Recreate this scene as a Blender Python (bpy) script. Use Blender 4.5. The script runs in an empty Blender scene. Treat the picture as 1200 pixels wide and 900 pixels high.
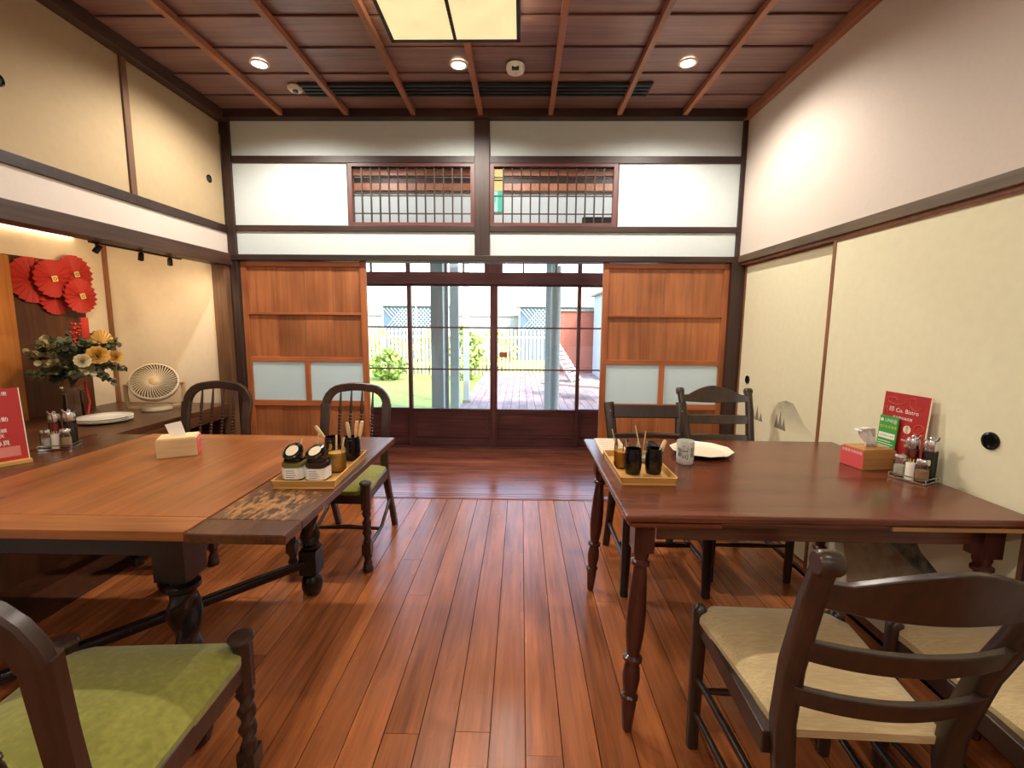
import bpy, math, random
from mathutils import Vector, Matrix
PI = math.pi
random.seed(7)
scene = bpy.context.scene
COL = scene.collection

# ------------------------------------------------------------------ camera
F_PX, YAW, PITCH, ROLL = 540.7, -0.01835, 0.12804, 0.00806
fw = Vector((math.sin(YAW)*math.cos(PITCH), math.cos(YAW)*math.cos(PITCH), -math.sin(PITCH)))
rt = Vector((math.cos(YAW), -math.sin(YAW), 0)); up = rt.cross(fw)
r2 = rt*math.cos(ROLL)+up*math.sin(ROLL); u2 = -rt*math.sin(ROLL)+up*math.cos(ROLL)
cd = bpy.data.cameras.new('camera'); cam = bpy.data.objects.new('camera', cd); COL.objects.link(cam)
cam.matrix_world = Matrix(((r2.x,u2.x,-fw.x,0),(r2.y,u2.y,-fw.y,0),(r2.z,u2.z,-fw.z,1.35),(0,0,0,1)))
cd.sensor_width = 36; cd.lens = F_PX/1200*36; cd.clip_start = 0.03; cd.clip_end = 300
scene.camera = cam
# ------------------------------------------------------------------ world, sun, exposure
w = bpy.data.worlds.new('world'); scene.world = w; w.use_nodes = True
wn = w.node_tree; bg = wn.nodes['Background']
sky = wn.nodes.new('ShaderNodeTexSky'); sky.sky_type = 'NISHITA'; sky.sun_disc = False
sky.sun_elevation = math.radians(48); sky.sun_rotation = math.radians(150)
sky.air_density = 1.3; sky.dust_density = 3.0
wn.links.new(sky.outputs[0], bg.inputs[0]); bg.inputs[1].default_value = 1.0
sl = bpy.data.lights.new('sun', 'SUN'); sl.energy = 4.2; sl.angle = 0.01; sl.color = (1,.95,.87)
so = bpy.data.objects.new('sun', sl); COL.objects.link(so)
so.rotation_euler = Vector((-.55, .62, -.95)).to_track_quat('-Z', 'Y').to_euler()
vs = scene.view_settings
vs.view_transform = 'Standard'; vs.look = 'None'; vs.gamma = 1; vs.use_curve_mapping = False
vs.exposure = 0.0
DOWN_W, REAR_W, BOX_E = 78, 27, 0.95

# ------------------------------------------------------------------ materials
def srgb(r, g, b):
    f = lambda c: (c/255/12.92) if c/255 <= .04045 else ((c/255+.055)/1.055)**2.4
    return (f(r), f(g), f(b), 1)
MATS = {}
def new_mat(name):
    m = bpy.data.materials.new(name); m.use_nodes = True
    return m, m.node_tree, m.node_tree.nodes['Principled BSDF']
def plain(name, c, rough=.5, metal=0, noise=0, nscale=30, bump=0, coat=0, spec=.5, sheen=0, vary=0):
    if name in MATS: return MATS[name]
    m, t, b = new_mat(name); b.inputs['Base Color'].default_value = c
    b.inputs['Roughness'].default_value = rough; b.inputs['Metallic'].default_value = metal
    b.inputs['Coat Weight'].default_value = coat; b.inputs['Specular IOR Level'].default_value = spec
    b.inputs['Sheen Weight'].default_value = sheen
    if noise or bump or vary:
        tc = t.nodes.new('ShaderNodeTexCoord'); n = t.nodes.new('ShaderNodeTexNoise')
        n.inputs['Scale'].default_value = nscale; n.inputs['Detail'].default_value = 5
        t.links.new(tc.outputs['Object'], n.inputs['Vector'])
        h = t.nodes.new('ShaderNodeHueSaturation'); h.inputs['Color'].default_value = c
        mr = t.nodes.new('ShaderNodeMapRange'); mr.inputs[1].default_value = .25; mr.inputs[2].default_value = .75
        mr.inputs[3].default_value = 1-noise; mr.inputs[4].default_value = 1+noise
        t.links.new(n.outputs[0], mr.inputs[0])
        src = mr.outputs[0]
        if vary:
            oi = t.nodes.new('ShaderNodeObjectInfo'); m2 = t.nodes.new('ShaderNodeMapRange')
            m2.inputs[3].default_value = 1-vary; m2.inputs[4].default_value = 1+vary
            t.links.new(oi.outputs['Random'], m2.inputs[0])
            mu = t.nodes.new('ShaderNodeMath'); mu.operation = 'MULTIPLY'
            t.links.new(src, mu.inputs[0]); t.links.new(m2.outputs[0], mu.inputs[1]); src = mu.outputs[0]
        t.links.new(src, h.inputs['Value']); t.links.new(h.outputs[0], b.inputs['Base Color'])
        if bump:
            bp = t.nodes.new('ShaderNodeBump'); bp.inputs['Strength'].default_value = bump; bp.inputs['Distance'].default_value = .002
            t.links.new(n.outputs[0], bp.inputs['Height']); t.links.new(bp.outputs[0], b.inputs['Normal'])
    MATS[name] = m; return m
def wood(name, dark, light, axis='y', rough=.35, scale=1.0, vary=.18, bump=.12, coat=0, spec=.5, blotch=.25):
    """stretched-noise grain along an axis, blotchy tone, per-object variation"""
    if name in MATS: return MATS[name]
    m, t, b = new_mat(name)
    L = t.links.new; N = t.nodes.new
    tc = N('ShaderNodeTexCoord'); oi = N('ShaderNodeObjectInfo')
    off = N('ShaderNodeVectorMath'); off.operation = 'SCALE'; off.inputs[0].default_value = (13.1, 7.7, 5.3)
    L(oi.outputs['Random'], off.inputs['Scale'])
    ad = N('ShaderNodeVectorMath'); ad.operation = 'ADD'; L(tc.outputs['Object'], ad.inputs[0]); L(off.outputs[0], ad.inputs[1])
    def mapped(k, s):
        mp = N('ShaderNodeMapping'); v = [k]*3; v['xyz'.index(axis)] = s; mp.inputs['Scale'].default_value = v
        L(ad.outputs[0], mp.inputs['Vector']); return mp
    g = N('ShaderNodeTexNoise'); g.inputs['Scale'].default_value = 1; g.inputs['Detail'].default_value = 6; g.inputs['Roughness'].default_value = .6
    L(mapped(45*scale, 2.2*scale).outputs[0], g.inputs['Vector'])
    g2 = N('ShaderNodeTexNoise'); g2.inputs['Scale'].default_value = 1; g2.inputs['Detail'].default_value = 3
    L(mapped(7*scale, 1.2*scale).outputs[0], g2.inputs['Vector'])
    mx = N('ShaderNodeMath'); mx.operation = 'MULTIPLY_ADD'; mx.inputs[1].default_value = .6; L(g.outputs[0], mx.inputs[0])
    m3 = N('ShaderNodeMath'); m3.operation = 'MULTIPLY'; m3.inputs[1].default_value = .4; L(g2.outputs[0], m3.inputs[0]); L(m3.outputs[0], mx.inputs[2])
    cr = N('ShaderNodeValToRGB'); cr.color_ramp.elements[0].position = .36; cr.color_ramp.elements[1].position = .64
    cr.color_ramp.elements[0].color = dark; cr.color_ramp.elements[1].color = light
    L(mx.outputs[0], cr.inputs[0])
    h = N('ShaderNodeHueSaturation'); L(cr.outputs[0], h.inputs['Color'])
    mr = N('ShaderNodeMapRange'); mr.inputs[3].default_value = 1-vary; mr.inputs[4].default_value = 1+vary; L(oi.outputs['Random'], mr.inputs[0])
    n3 = N('ShaderNodeTexNoise'); n3.inputs['Scale'].default_value = 2.3; L(ad.outputs[0], n3.inputs['Vector'])
    mr3 = N('ShaderNodeMapRange'); mr3.inputs[1].default_value = .3; mr3.inputs[2].default_value = .7
    mr3.inputs[3].default_value = 1-blotch; mr3.inputs[4].default_value = 1+blotch; L(n3.outputs[0], mr3.inputs[0])
    mu = N('ShaderNodeMath'); mu.operation = 'MULTIPLY'; L(mr.outputs[0], mu.inputs[0]); L(mr3.outputs[0], mu.inputs[1])
    L(mu.outputs[0], h.inputs['Value']); L(h.outputs[0], b.inputs['Base Color'])
    rr = N('ShaderNodeMapRange'); rr.inputs[3].default_value = max(.03, rough-.07); rr.inputs[4].default_value = rough+.1; L(g2.outputs[0], rr.inputs[0])
    L(rr.outputs[0], b.inputs['Roughness'])
    b.inputs['Coat Weight'].default_value = coat; b.inputs['Coat Roughness'].default_value = .12
    b.inputs['Specular IOR Level'].default_value = spec
    bp = N('ShaderNodeBump'); bp.inputs['Strength'].default_value = bump; bp.inputs['Distance'].default_value = .0015
    L(g.outputs[0], bp.inputs['Height']); L(bp.outputs[0], b.inputs['Normal'])
    MATS[name] = m; return m
def glow(name, c, s, noise=0):
    if name in MATS: return MATS[name]
    m, t, b = new_mat(name); b.inputs['Base Color'].default_value = (.6,.6,.6,1)
    b.inputs['Emission Color'].default_value = c; b.inputs['Emission Strength'].default_value = s
    if noise:
        n = t.nodes.new('ShaderNodeTexNoise'); n.inputs['Scale'].default_value = 7; n.inputs['Detail'].default_value = 6
        tc = t.nodes.new('ShaderNodeTexCoord'); t.links.new(tc.outputs['Object'], n.inputs['Vector'])
        mr = t.nodes.new('ShaderNodeMapRange'); mr.inputs[1].default_value = .3; mr.inputs[2].default_value = .7
        mr.inputs[3].default_value = s*(1-noise); mr.inputs[4].default_value = s*(1+noise)
        t.links.new(n.outputs[0], mr.inputs[0]); t.links.new(mr.outputs[0], b.inputs['Emission Strength'])
    MATS[name] = m; return m
def glass(name, tint=(1,1,1,1), rough=0.02, refl=.06):
    if name in MATS: return MATS[name]
    m = bpy.data.materials.new(name); m.use_nodes = True; t = m.node_tree; t.nodes.clear()
    o = t.nodes.new('ShaderNodeOutputMaterial'); mx = t.nodes.new('ShaderNodeMixShader'); tr = t.nodes.new('ShaderNodeBsdfTransparent')
    gl = t.nodes.new('ShaderNodeBsdfGlossy'); gl.inputs['Roughness'].default_value = rough; tr.inputs[0].default_value = tint
    fr = t.nodes.new('ShaderNodeFresnel'); fr.inputs[0].default_value = 1.45
    ad = t.nodes.new('ShaderNodeMath'); ad.operation = 'MULTIPLY_ADD'; ad.inputs[1].default_value = 1.0; ad.inputs[2].default_value = refl-.04
    t.links.new(fr.outputs[0], ad.inputs[0]); t.links.new(ad.outputs[0], mx.inputs[0])
    t.links.new(tr.outputs[0], mx.inputs[1]); t.links.new(gl.outputs[0], mx.inputs[2]); t.links.new(mx.outputs[0], o.inputs[0])
    MATS[name] = m; return m
def frosted(name, c):
    m = bpy.data.materials.new(name); m.use_nodes = True; t = m.node_tree; t.nodes.clear()
    o = t.nodes.new('ShaderNodeOutputMaterial'); mx = t.nodes.new('ShaderNodeMixShader'); mx.inputs[0].default_value = .5
    d = t.nodes.new('ShaderNodeBsdfDiffuse'); tl = t.nodes.new('ShaderNodeBsdfTranslucent'); d.inputs[0].default_value = c; tl.inputs[0].default_value = c
    g = t.nodes.new('ShaderNodeBsdfGlossy'); g.inputs['Roughness'].default_value = .35; m2 = t.nodes.new('ShaderNodeMixShader'); m2.inputs[0].default_value = .05
    t.links.new(d.outputs[0], mx.inputs[1]); t.links.new(tl.outputs[0], mx.inputs[2])
    t.links.new(mx.outputs[0], m2.inputs[1]); t.links.new(g.outputs[0], m2.inputs[2]); t.links.new(m2.outputs[0], o.inputs[0])
    return m

M_floor = wood('floor_wood', srgb(136,76,40), srgb(190,112,62), 'y', rough=.24, scale=1.0, vary=.13, bump=.07, spec=.6, blotch=.12)
M_veranda = wood('veranda_wood', srgb(122,66,48), srgb(168,98,72), 'x', rough=.2, vary=.12, spec=.6)
M_gap = plain('dark_gap', srgb(22,11,7), .8)
M_dark = wood('dark_timber', srgb(34,22,18), srgb(62,40,32), 'x', rough=.45, vary=.06)
M_darkv = wood('dark_timber_upright', srgb(34,22,18), srgb(66,42,34), 'z', rough=.45, vary=.06)
M_purple = wood('veranda_door_wood', srgb(78,42,42), srgb(116,66,62), 'z', rough=.4, vary=.08)  # wood tone raised to carry the flare haze over the doors
M_purpleh = wood('veranda_rail_wood', srgb(78,42,42), srgb(116,66,62), 'x', rough=.4, vary=.08)  # same haze-lightened tone, grain along the rails
M_cedar = wood('cedar_board', srgb(138,80,46), srgb(176,110,66), 'z', rough=.42, vary=.12, scale=.8)
M_cedarf = wood('cedar_frame', srgb(146,80,42), srgb(180,108,64), 'z', rough=.42, vary=.08)
M_cedarh = wood('cedar_rail', srgb(146,80,42), srgb(180,108,64), 'x', rough=.42, vary=.08)
M_plaster = plain('white_plaster', srgb(202,212,212), .9, noise=.02, nscale=60, bump=.15)
M_plwarm = plain('warm_plaster', srgb(214,202,190), .9, noise=.02, nscale=60, bump=.15)
M_cream = plain('cream_paper', srgb(226,216,176), .85, noise=.03, nscale=25, bump=.08)
M_cream2 = plain('pale_fusuma_paper', srgb(228,222,188), .85, noise=.03, nscale=25, bump=.08)
M_alc = plain('alcove_paper', srgb(226,210,184), .85, noise=.03, nscale=25, bump=.08)
M_yel = plain('yellow_ochre_paper', srgb(180,158,122), .85, noise=.03, nscale=25, bump=.08)
M_ceil = wood('ceiling_cedar', srgb(114,82,76), srgb(150,114,104), 'x', rough=.4, vary=.14, scale=.8)
M_batten = wood('ceiling_batten_wood', srgb(140,88,60), srgb(176,118,86), 'y', rough=.45, vary=.06)
M_brown = wood('brown_post_wood', srgb(84,56,36), srgb(116,82,56), 'z', rough=.5, vary=.05)
M_browny = wood('brown_fusuma_frame', srgb(112,72,46), srgb(150,100,66), 'z', rough=.45, vary=.05)
M_ngr = wood('right_beam_wood', srgb(70,56,40), srgb(104,84,60), 'y', rough=.5, vary=.05)
M_ngl = wood('left_beam_wood', srgb(50,32,24), srgb(82,54,38), 'y', rough=.5, vary=.05)
M_counter = wood('counter_wood', srgb(62,36,20), srgb(102,64,38), 'y', rough=.3, vary=.03)
M_orange = wood('orange_board_wood', srgb(160,96,38), srgb(198,128,58), 'z', rough=.5, vary=.03, scale=.6)
M_bboard = wood('brown_board_wood', srgb(62,32,16), srgb(100,54,26), 'z', rough=.5, vary=.03, scale=.6)
M_black = plain('matt_black', srgb(20,20,22), .5)
M_gblack = plain('gloss_black', srgb(12,12,16), .12)
M_white = plain('white_plastic', srgb(232,230,222), .4)
M_chrome = plain('chrome', srgb(220,220,222), .14, metal=1)
M_pane = glass('window_glass')
M_frost = frosted('frosted_glass', srgb(232,244,244))
M_legblack = wood('ebonised_wood', srgb(18,14,14), srgb(34,26,26), 'z', rough=.22, vary=.05, bump=.05)
M_tabor = wood('orange_table_wood', srgb(118,66,28), srgb(166,98,46), 'y', rough=.3, vary=.02, spec=.5, blotch=.12)
M_tabdk = wood('dark_leaf_wood', srgb(62,34,20), srgb(104,62,38), 'y', rough=.25, vary=.02)
M_tabrd = wood('red_brown_table_wood', srgb(78,38,24), srgb(122,66,42), 'x', rough=.2, vary=.02, spec=.6, blotch=.1)
M_tableg = wood('turned_leg_wood', srgb(58,28,22), srgb(92,48,38), 'z', rough=.25, vary=.05)
M_chair = wood('dark_chair_wood', srgb(38,26,19), srgb(64,46,34), 'z', rough=.3, vary=.08)
M_chairs = wood('spindle_chair_wood', srgb(44,29,23), srgb(72,50,40), 'z', rough=.3, vary=.08)
M_bamboo = wood('bamboo_wood', srgb(196,140,66), srgb(224,176,98), 'x', rough=.45, vary=.03)
M_pale = wood('pale_wood', srgb(214,176,122), srgb(236,206,156), 'x', rough=.5, vary=.05)
M_rim = plain('cream_glaze', srgb(238,228,200), .2)
M_plate = plain('white_glaze', srgb(236,230,212), .2)
M_paper = plain('white_paper', srgb(240,238,232), .9)
M_red = plain('red_print', srgb(172,38,34), .45)
M_pink = plain('coral_print', srgb(222,86,88), .45)
M_white_ink = plain('white_ink', srgb(246,240,228), .6)
M_faint = plain('faint_orange_ink', srgb(206,86,62), .6)
M_green = plain('green_print', srgb(62,158,70), .45)
M_yink = plain('yellow_ink', srgb(206,222,60), .6)
M_ink = plain('dark_blue_ink', srgb(38,42,62), .6)
M_emb = plain('pale_gold_print', srgb(222,192,112), .5)
M_rosette = plain('red_craft_paper', srgb(180,48,36), .7, noise=.05, nscale=40)
M_gold = plain('gold_paper', srgb(186,142,66), .55, noise=.12, nscale=40)

# velvet and woven seats
def fabric(name, c1, c2, sx, sy, sheen=.3, blotch=3):
    m, t, b = new_mat(name); L = t.links.new; N = t.nodes.new
    tc = N('ShaderNodeTexCoord'); mp = N('ShaderNodeMapping'); mp.inputs['Scale'].default_value = (sx, sy, sy); L(tc.outputs['Object'], mp.inputs[0])
    n = N('ShaderNodeTexNoise'); n.inputs['Scale'].default_value = 1; n.inputs['Detail'].default_value = 6; L(mp.outputs[0], n.inputs[0])
    n2 = N('ShaderNodeTexNoise'); n2.inputs['Scale'].default_value = blotch; L(tc.outputs['Object'], n2.inputs[0])
    ad = N('ShaderNodeMath'); ad.operation = 'ADD'; L(n.outputs[0], ad.inputs[0]); L(n2.outputs[0], ad.inputs[1])
    cr = N('ShaderNodeValToRGB'); cr.color_ramp.elements[0].position = .8/2; cr.color_ramp.elements[1].position = 1.2/2
    hf = N('ShaderNodeMath'); hf.operation = 'MULTIPLY'; hf.inputs[1].default_value = .5; L(ad.outputs[0], hf.inputs[0]); L(hf.outputs[0], cr.inputs[0])
    cr.color_ramp.elements[0].color = c1; cr.color_ramp.elements[1].color = c2; L(cr.outputs[0], b.inputs['Base Color'])
    b.inputs['Roughness'].default_value = .9; b.inputs['Sheen Weight'].default_value = sheen
    bp = N('ShaderNodeBump'); bp.inputs['Strength'].default_value = .15; bp.inputs['Distance'].default_value = .001; L(n.outputs[0], bp.inputs['Height']); L(bp.outputs[0], b.inputs['Normal'])
    return m
M_velvet = fabric('green_velvet', srgb(122,120,34), srgb(146,142,52), 60, 60, .3)
M_beige = fabric('beige_corduroy', srgb(176,152,106), srgb(200,178,130), 22, 220, .3)

# worn leaf
def worn_wood():
    m = wood('worn_leaf_wood', srgb(70,40,24), srgb(112,68,40), 'y', rough=.3, vary=.02)
    t = m.node_tree; L = t.links.new; N = t.nodes.new; b = t.nodes['Principled BSDF']
    src = b.inputs['Base Color'].links[0].from_socket
    tc = N('ShaderNodeTexCoord'); mp = N('ShaderNodeMapping'); L(tc.outputs['Object'], mp.inputs[0])
    mp.inputs['Location'].default_value = (-.61, .355, -.765)      # centre of the worn patch, table coordinates
    ln = N('ShaderNodeVectorMath'); ln.operation = 'MULTIPLY'; ln.inputs[1].default_value = (5.2, 3.8, 0); L(mp.outputs[0], ln.inputs[0])
    le = N('ShaderNodeVectorMath'); le.operation = 'LENGTH'; L(ln.outputs[0], le.inputs[0])
    mp2 = N('ShaderNodeMapping'); mp2.inputs['Scale'].default_value = (46, 14, 10); L(tc.outputs['Object'], mp2.inputs[0])
    n = N('ShaderNodeTexNoise'); n.inputs['Scale'].default_value = 1; n.inputs['Detail'].default_value = 8; n.inputs['Roughness'].default_value = .7; L(mp2.outputs[0], n.inputs[0])
    mr = N('ShaderNodeMapRange'); mr.inputs[1].default_value = .25; mr.inputs[2].default_value = 1.15; mr.inputs[3].default_value = .62; mr.inputs[4].default_value = .1; L(le.outputs[1], mr.inputs[0])
    ad = N('ShaderNodeMath'); ad.operation = 'ADD'; L(mr.outputs[0], ad.inputs[0]); L(n.outputs[0], ad.inputs[1])
    cr = N('ShaderNodeValToRGB'); e = cr.color_ramp.elements; e[0].position = .88; e[1].position = .98; L(ad.outputs[0], cr.inputs[0])
    mx = N('ShaderNodeMix'); mx.data_type = 'RGBA'; L(cr.outputs[0], mx.inputs[0]); L(src, mx.inputs[6])
    n4 = N('ShaderNodeTexNoise'); n4.inputs['Scale'].default_value = 1.6; n4.inputs['Detail'].default_value = 4; L(mp2.outputs[0], n4.inputs[0])
    c2 = N('ShaderNodeValToRGB'); c2.color_ramp.elements[0].position = .42; c2.color_ramp.elements[1].position = .56
    c2.color_ramp.elements[0].color = srgb(66,42,22); c2.color_ramp.elements[1].color = srgb(172,122,66); L(n4.outputs[0], c2.inputs[0])
    L(c2.outputs[0], mx.inputs[7]); L(mx.outputs[2], b.inputs['Base Color'])
    return m
M_worn = worn_wood()

# ------------------------------------------------------------------ mesh helpers
class MB:
    def __init__(s): s.v = []; s.f = []
    def add(s, vs, fs):
        o = len(s.v); s.v += [tuple(p) for p in vs]; s.f += [tuple(i+o for i in f) for f in fs]; return s
    def box(s, x0, x1, y0, y1, z0, z1):
        return s.add([(x0,y0,z0),(x1,y0,z0),(x1,y1,z0),(x0,y1,z0),(x0,y0,z1),(x1,y0,z1),(x1,y1,z1),(x0,y1,z1)],
                     [(0,3,2,1),(4,5,6,7),(0,1,5,4),(1,2,6,5),(2,3,7,6),(3,0,4,7)])
    def obox(s, c, size, rot=None):
        m = rot or Matrix.Identity(3); c = Vector(c); a, b, d = [q/2 for q in size]
        vs = [c+m@Vector(p) for p in [(-a,-b,-d),(a,-b,-d),(a,b,-d),(-a,b,-d),(-a,-b,d),(a,-b,d),(a,b,d),(-a,b,d)]]
        return s.add(vs, [(0,3,2,1),(4,5,6,7),(0,1,5,4),(1,2,6,5),(2,3,7,6),(3,0,4,7)])
    def hexa(s, b4, t4):
        return s.add(list(b4)+list(t4), [(3,2,1,0),(4,5,6,7),(0,1,5,4),(1,2,6,5),(2,3,7,6),(3,0,4,7)])
    def lathe(s, prof, n=16, c=(0,0,0), rot=None, cap=True):
        c = Vector(c); m = rot or Matrix.Identity(3); vs = []; fs = []
        for r, z in prof:
            for k in range(n):
                a = 2*PI*k/n; vs.append(c+m@Vector((r*math.cos(a), r*math.sin(a), z)))
        for i in range(len(prof)-1):
            for k in range(n):
                k2 = (k+1) % n; fs.append((i*n+k, i*n+k2, (i+1)*n+k2, (i+1)*n+k))
        if cap:
            fs.append(tuple(range(n-1, -1, -1))); b = (len(prof)-1)*n; fs.append(tuple(b+k for k in range(n)))
        return s.add(vs, fs)
    def sweep(s, pts, secs, up=(0,0,1), cap=True):
        """secs: list of 2D section polygons (side, upward) per point"""
        pts = [Vector(p) for p in pts]; vs = []; fs = []; n = len(secs[0]); U0 = Vector(up)
        for i, p in enumerate(pts):
            t = (pts[min(i+1, len(pts)-1)]-pts[max(i-1, 0)]).normalized()
            sd = t.cross(U0)
            if sd.length < 1e-4: sd = t.cross(Vector((0,1,0)))
            sd.normalize(); uu = sd.cross(t).normalized()
            for a, b in secs[i]: vs.append(p+sd*a+uu*b)
        for i in range(len(pts)-1):
            for k in range(n):
                k2 = (k+1) % n; fs.append((i*n+k, i*n+k2, (i+1)*n+k2, (i+1)*n+k))
        if cap:
            fs.append(tuple(range(n-1, -1, -1))); b = (len(pts)-1)*n; fs.append(tuple(b+k for k in range(n)))
        return s.add(vs, fs)
    def tube(s, pts, r, n=8, up=(0,0,1)):
        rs = r if isinstance(r, (list, tuple)) else [r]*len(pts)
        return s.sweep(pts, [[(q*math.cos(2*PI*k/n), q*math.sin(2*PI*k/n)) for k in range(n)] for q in rs], up)
    def bar(s, pts, w, h, up=(0,0,1)):
        ws = w if isinstance(w, (list, tuple)) else [w]*len(pts); hs = h if isinstance(h, (list, tuple)) else [h]*len(pts)
        secs = []
        for a, b in zip(ws, hs):
            c = min(a, b)*.18; a /= 2; b /= 2
            secs.append([(a-c,-b),(a,-b+c),(a,b-c),(a-c,b),(-a+c,b),(-a,b-c),(-a,-b+c),(-a+c,-b)])
        return s.sweep(pts, secs, up)
    def prism(s, poly, z0, z1, fn=None):
        n = len(poly); fn = fn or (lambda x, y, z: (x, y, z))
        vs = [fn(x, y, z0) for x, y in poly]+[fn(x, y, z1) for x, y in poly]
        return s.add(vs, [tuple(range(n-1, -1, -1)), tuple(range(n, 2*n))]+[(k, (k+1) % n, n+(k+1) % n, n+k) for k in range(n)])
    def twist(s, z0, z1, r, amp, turns, n=16, m=40, c=(0,0), starts=2):
        vs = []; fs = []
        for i in range(m+1):
            t = i/m; z = z0+(z1-z0)*t; e = min(1, t*8, (1-t)*8)
            for k in range(n):
                a = 2*PI*k/n; rr = r+amp*e*math.cos(starts*a-2*PI*turns*t)
                vs.append((c[0]+rr*math.cos(a), c[1]+rr*math.sin(a), z))
        for i in range(m):
            for k in range(n):
                k2 = (k+1) % n; fs.append((i*n+k, i*n+k2, (i+1)*n+k2, (i+1)*n+k))
        fs.append(tuple(range(n-1, -1, -1))); fs.append(tuple(m*n+k for k in range(n)))
        return s.add(vs, fs)
    def mesh(s, name, mat, smooth=None):
        me = bpy.data.meshes.new(name); me.from_pydata(s.v, [], s.f); me.update()
        if mat: me.materials.append(mat)
        if smooth:
            me.shade_smooth(); me.set_sharp_from_angle(angle=math.radians(smooth))
        return me
    def build(s, name, mat, parent=None, smooth=None, bevel=0, loc=None, kind=None, label=None):
        return link(name, s.mesh(name, mat, smooth), parent, bevel, loc, kind, label)
def link(name, me, parent=None, bevel=0, loc=None, kind=None, label=None):
    o = bpy.data.objects.new(name, me); COL.objects.link(o)
    if parent: o.parent = parent
    if loc: o.location = loc
    if bevel:
        b = o.modifiers.new('bevel', 'BEVEL'); b.width = bevel; b.segments = 2; b.limit_method = 'ANGLE'; b.angle_limit = math.radians(40)
    if kind: o['kind'] = kind
    if label: o['label'] = label
    return o
def tag(o, label, cat, group=None):
    o['label'] = label; o['category'] = cat
    if group: o['group'] = group
    return o
def thing(name, label, cat, loc=(0,0,0), rz=0, group=None):
    o = bpy.data.objects.new(name, None); COL.objects.link(o); o.location = loc; o.rotation_euler = (0,0,rz); o.empty_display_size = .1
    return tag(o, label, cat, group)
def structure(name, loc=(0,0,0)):
    o = bpy.data.objects.new(name, None); COL.objects.link(o); o.location = loc; o['kind'] = 'structure'; o.empty_display_size = .1; return o
def dup(root, loc, rz, label, group=None):
    def cp(o, par):
        c = o.copy(); COL.objects.link(c); c.parent = par
        for ch in list(o.children): cp(ch, c)
        return c
    r = cp(root, None); r.location = loc; r.rotation_euler = (0,0,rz); r['label'] = label
    if group: r['group'] = group
    return r
def B(name, mat, parent, x0, x1, y0, y1, z0, z1, bevel=0, **k):
    return MB().box(x0,x1,y0,y1,z0,z1).build(name, mat, parent, bevel=bevel, **k)
def text(body, size, mat, parent, M4, name='lettering', bend=0, align='CENTER'):
    cu = bpy.data.curves.new('t', 'FONT'); cu.body = body; cu.size = size; cu.align_x = align; cu.align_y = 'CENTER'; cu.resolution_u = 2
    to = bpy.data.objects.new('t', cu); COL.objects.link(to)
    bpy.context.view_layer.update()
    me = bpy.data.meshes.new_from_object(to.evaluated_get(bpy.context.evaluated_depsgraph_get()))
    bpy.data.objects.remove(to)
    for v in me.vertices:
        if bend: v.co = Vector((bend*math.sin(v.co.x/bend), v.co.y, bend*math.cos(v.co.x/bend)-bend))
        v.co = M4@v.co
    me.materials.clear(); me.materials.append(mat); me.name = name
    return link(name, me, parent)

# ------------------------------------------------------------------ room constants
XL, XR, YB, YR = -2.161, 1.574, 3.465, -2.6     # left wall, right wall, back partition, rear wall
ZC = 2.825

# ------------------------------------------------------------------ floors
fl = B('floor', M_gap, None, XL, XR, YR, 3.44, -.06, -.022, kind='structure')
pw = .1175; x = -.089-pw*17.6
k = 0
x = -.089-18*pw
while x < XR-.01:
    a, b = max(x, XL)+.0016, min(x+pw, XR)-.0016
    if b-a > .02:
        cuts = [YR, -1.0+random.uniform(-.8,.8), 1.0+random.uniform(-.6,1.9), 3.44]
        for i in range(3):
            dz = random.uniform(-.0007, .0004)
            B('plank', M_floor, fl, a, b, cuts[i]+.0008, cuts[i+1]-.0008, -.022, dz)
    x += pw; k += 1
sill = structure('threshold_sill')
for i, (a, b, z) in enumerate([(3.44,3.452,.004),(3.456,3.492,.006),(3.498,3.534,.006),(3.540,3.575,.006)]):
    B('track', M_veranda, sill, XL, XR, a, b, -.05, z)
B('bed', M_gap, sill, XL, XR, 3.44, 3.58, -.06, -.004)
vf = B('veranda_floor', M_gap, None, -2.3, 1.72, 3.58, 4.98, -.06, -.024, kind='structure')
y = 3.582
while y < 4.95:
    B('plank', M_veranda, vf, -2.3, 1.72, y, min(y+.1, 4.965)-.003, -.024, random.uniform(-.0006,.0004)); y += .1

# ------------------------------------------------------------------ ceiling
ce = B('ceiling', M_gap, None, XL-.05, XR+.05, YR, YB+.05, ZC+.03, ZC+.06, kind='structure')
y = YB+.01
while y > YR+.02:
    y0 = max(y-.26, YR)
    MB().hexa([(XL,y0+.002,ZC+.002),(XR,y0+.002,ZC+.002),(XR,y-.001,ZC+.012),(XL,y-.001,ZC+.012)],
              [(XL,y0+.002,ZC+.01),(XR,y0+.002,ZC+.01),(XR,y-.001,ZC+.02),(XL,y-.001,ZC+.02)]).build('ceiling_board', M_ceil, ce)
    y = y0
for bx in (-1.70, -1.235, -.765, -.297, .19, .665, 1.115):
    B('batten', M_batten, ce, bx-.016, bx+.016, YR, 3.415, 2.79, ZC+.001, bevel=.002)
B('edge_beam', M_ngl, ce, XL-.02, XL+.055, YR, YB, 2.76, ZC+.01, bevel=.003)
B('edge_beam', M_batten, ce, XR-.035, XR+.03, YR, YB, 2.775, ZC+.01, bevel=.003)
B('edge_beam', M_dark, ce, XL, XR, YB-.055, YB+.04, 2.779, ZC+.01, bevel=.003)

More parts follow.
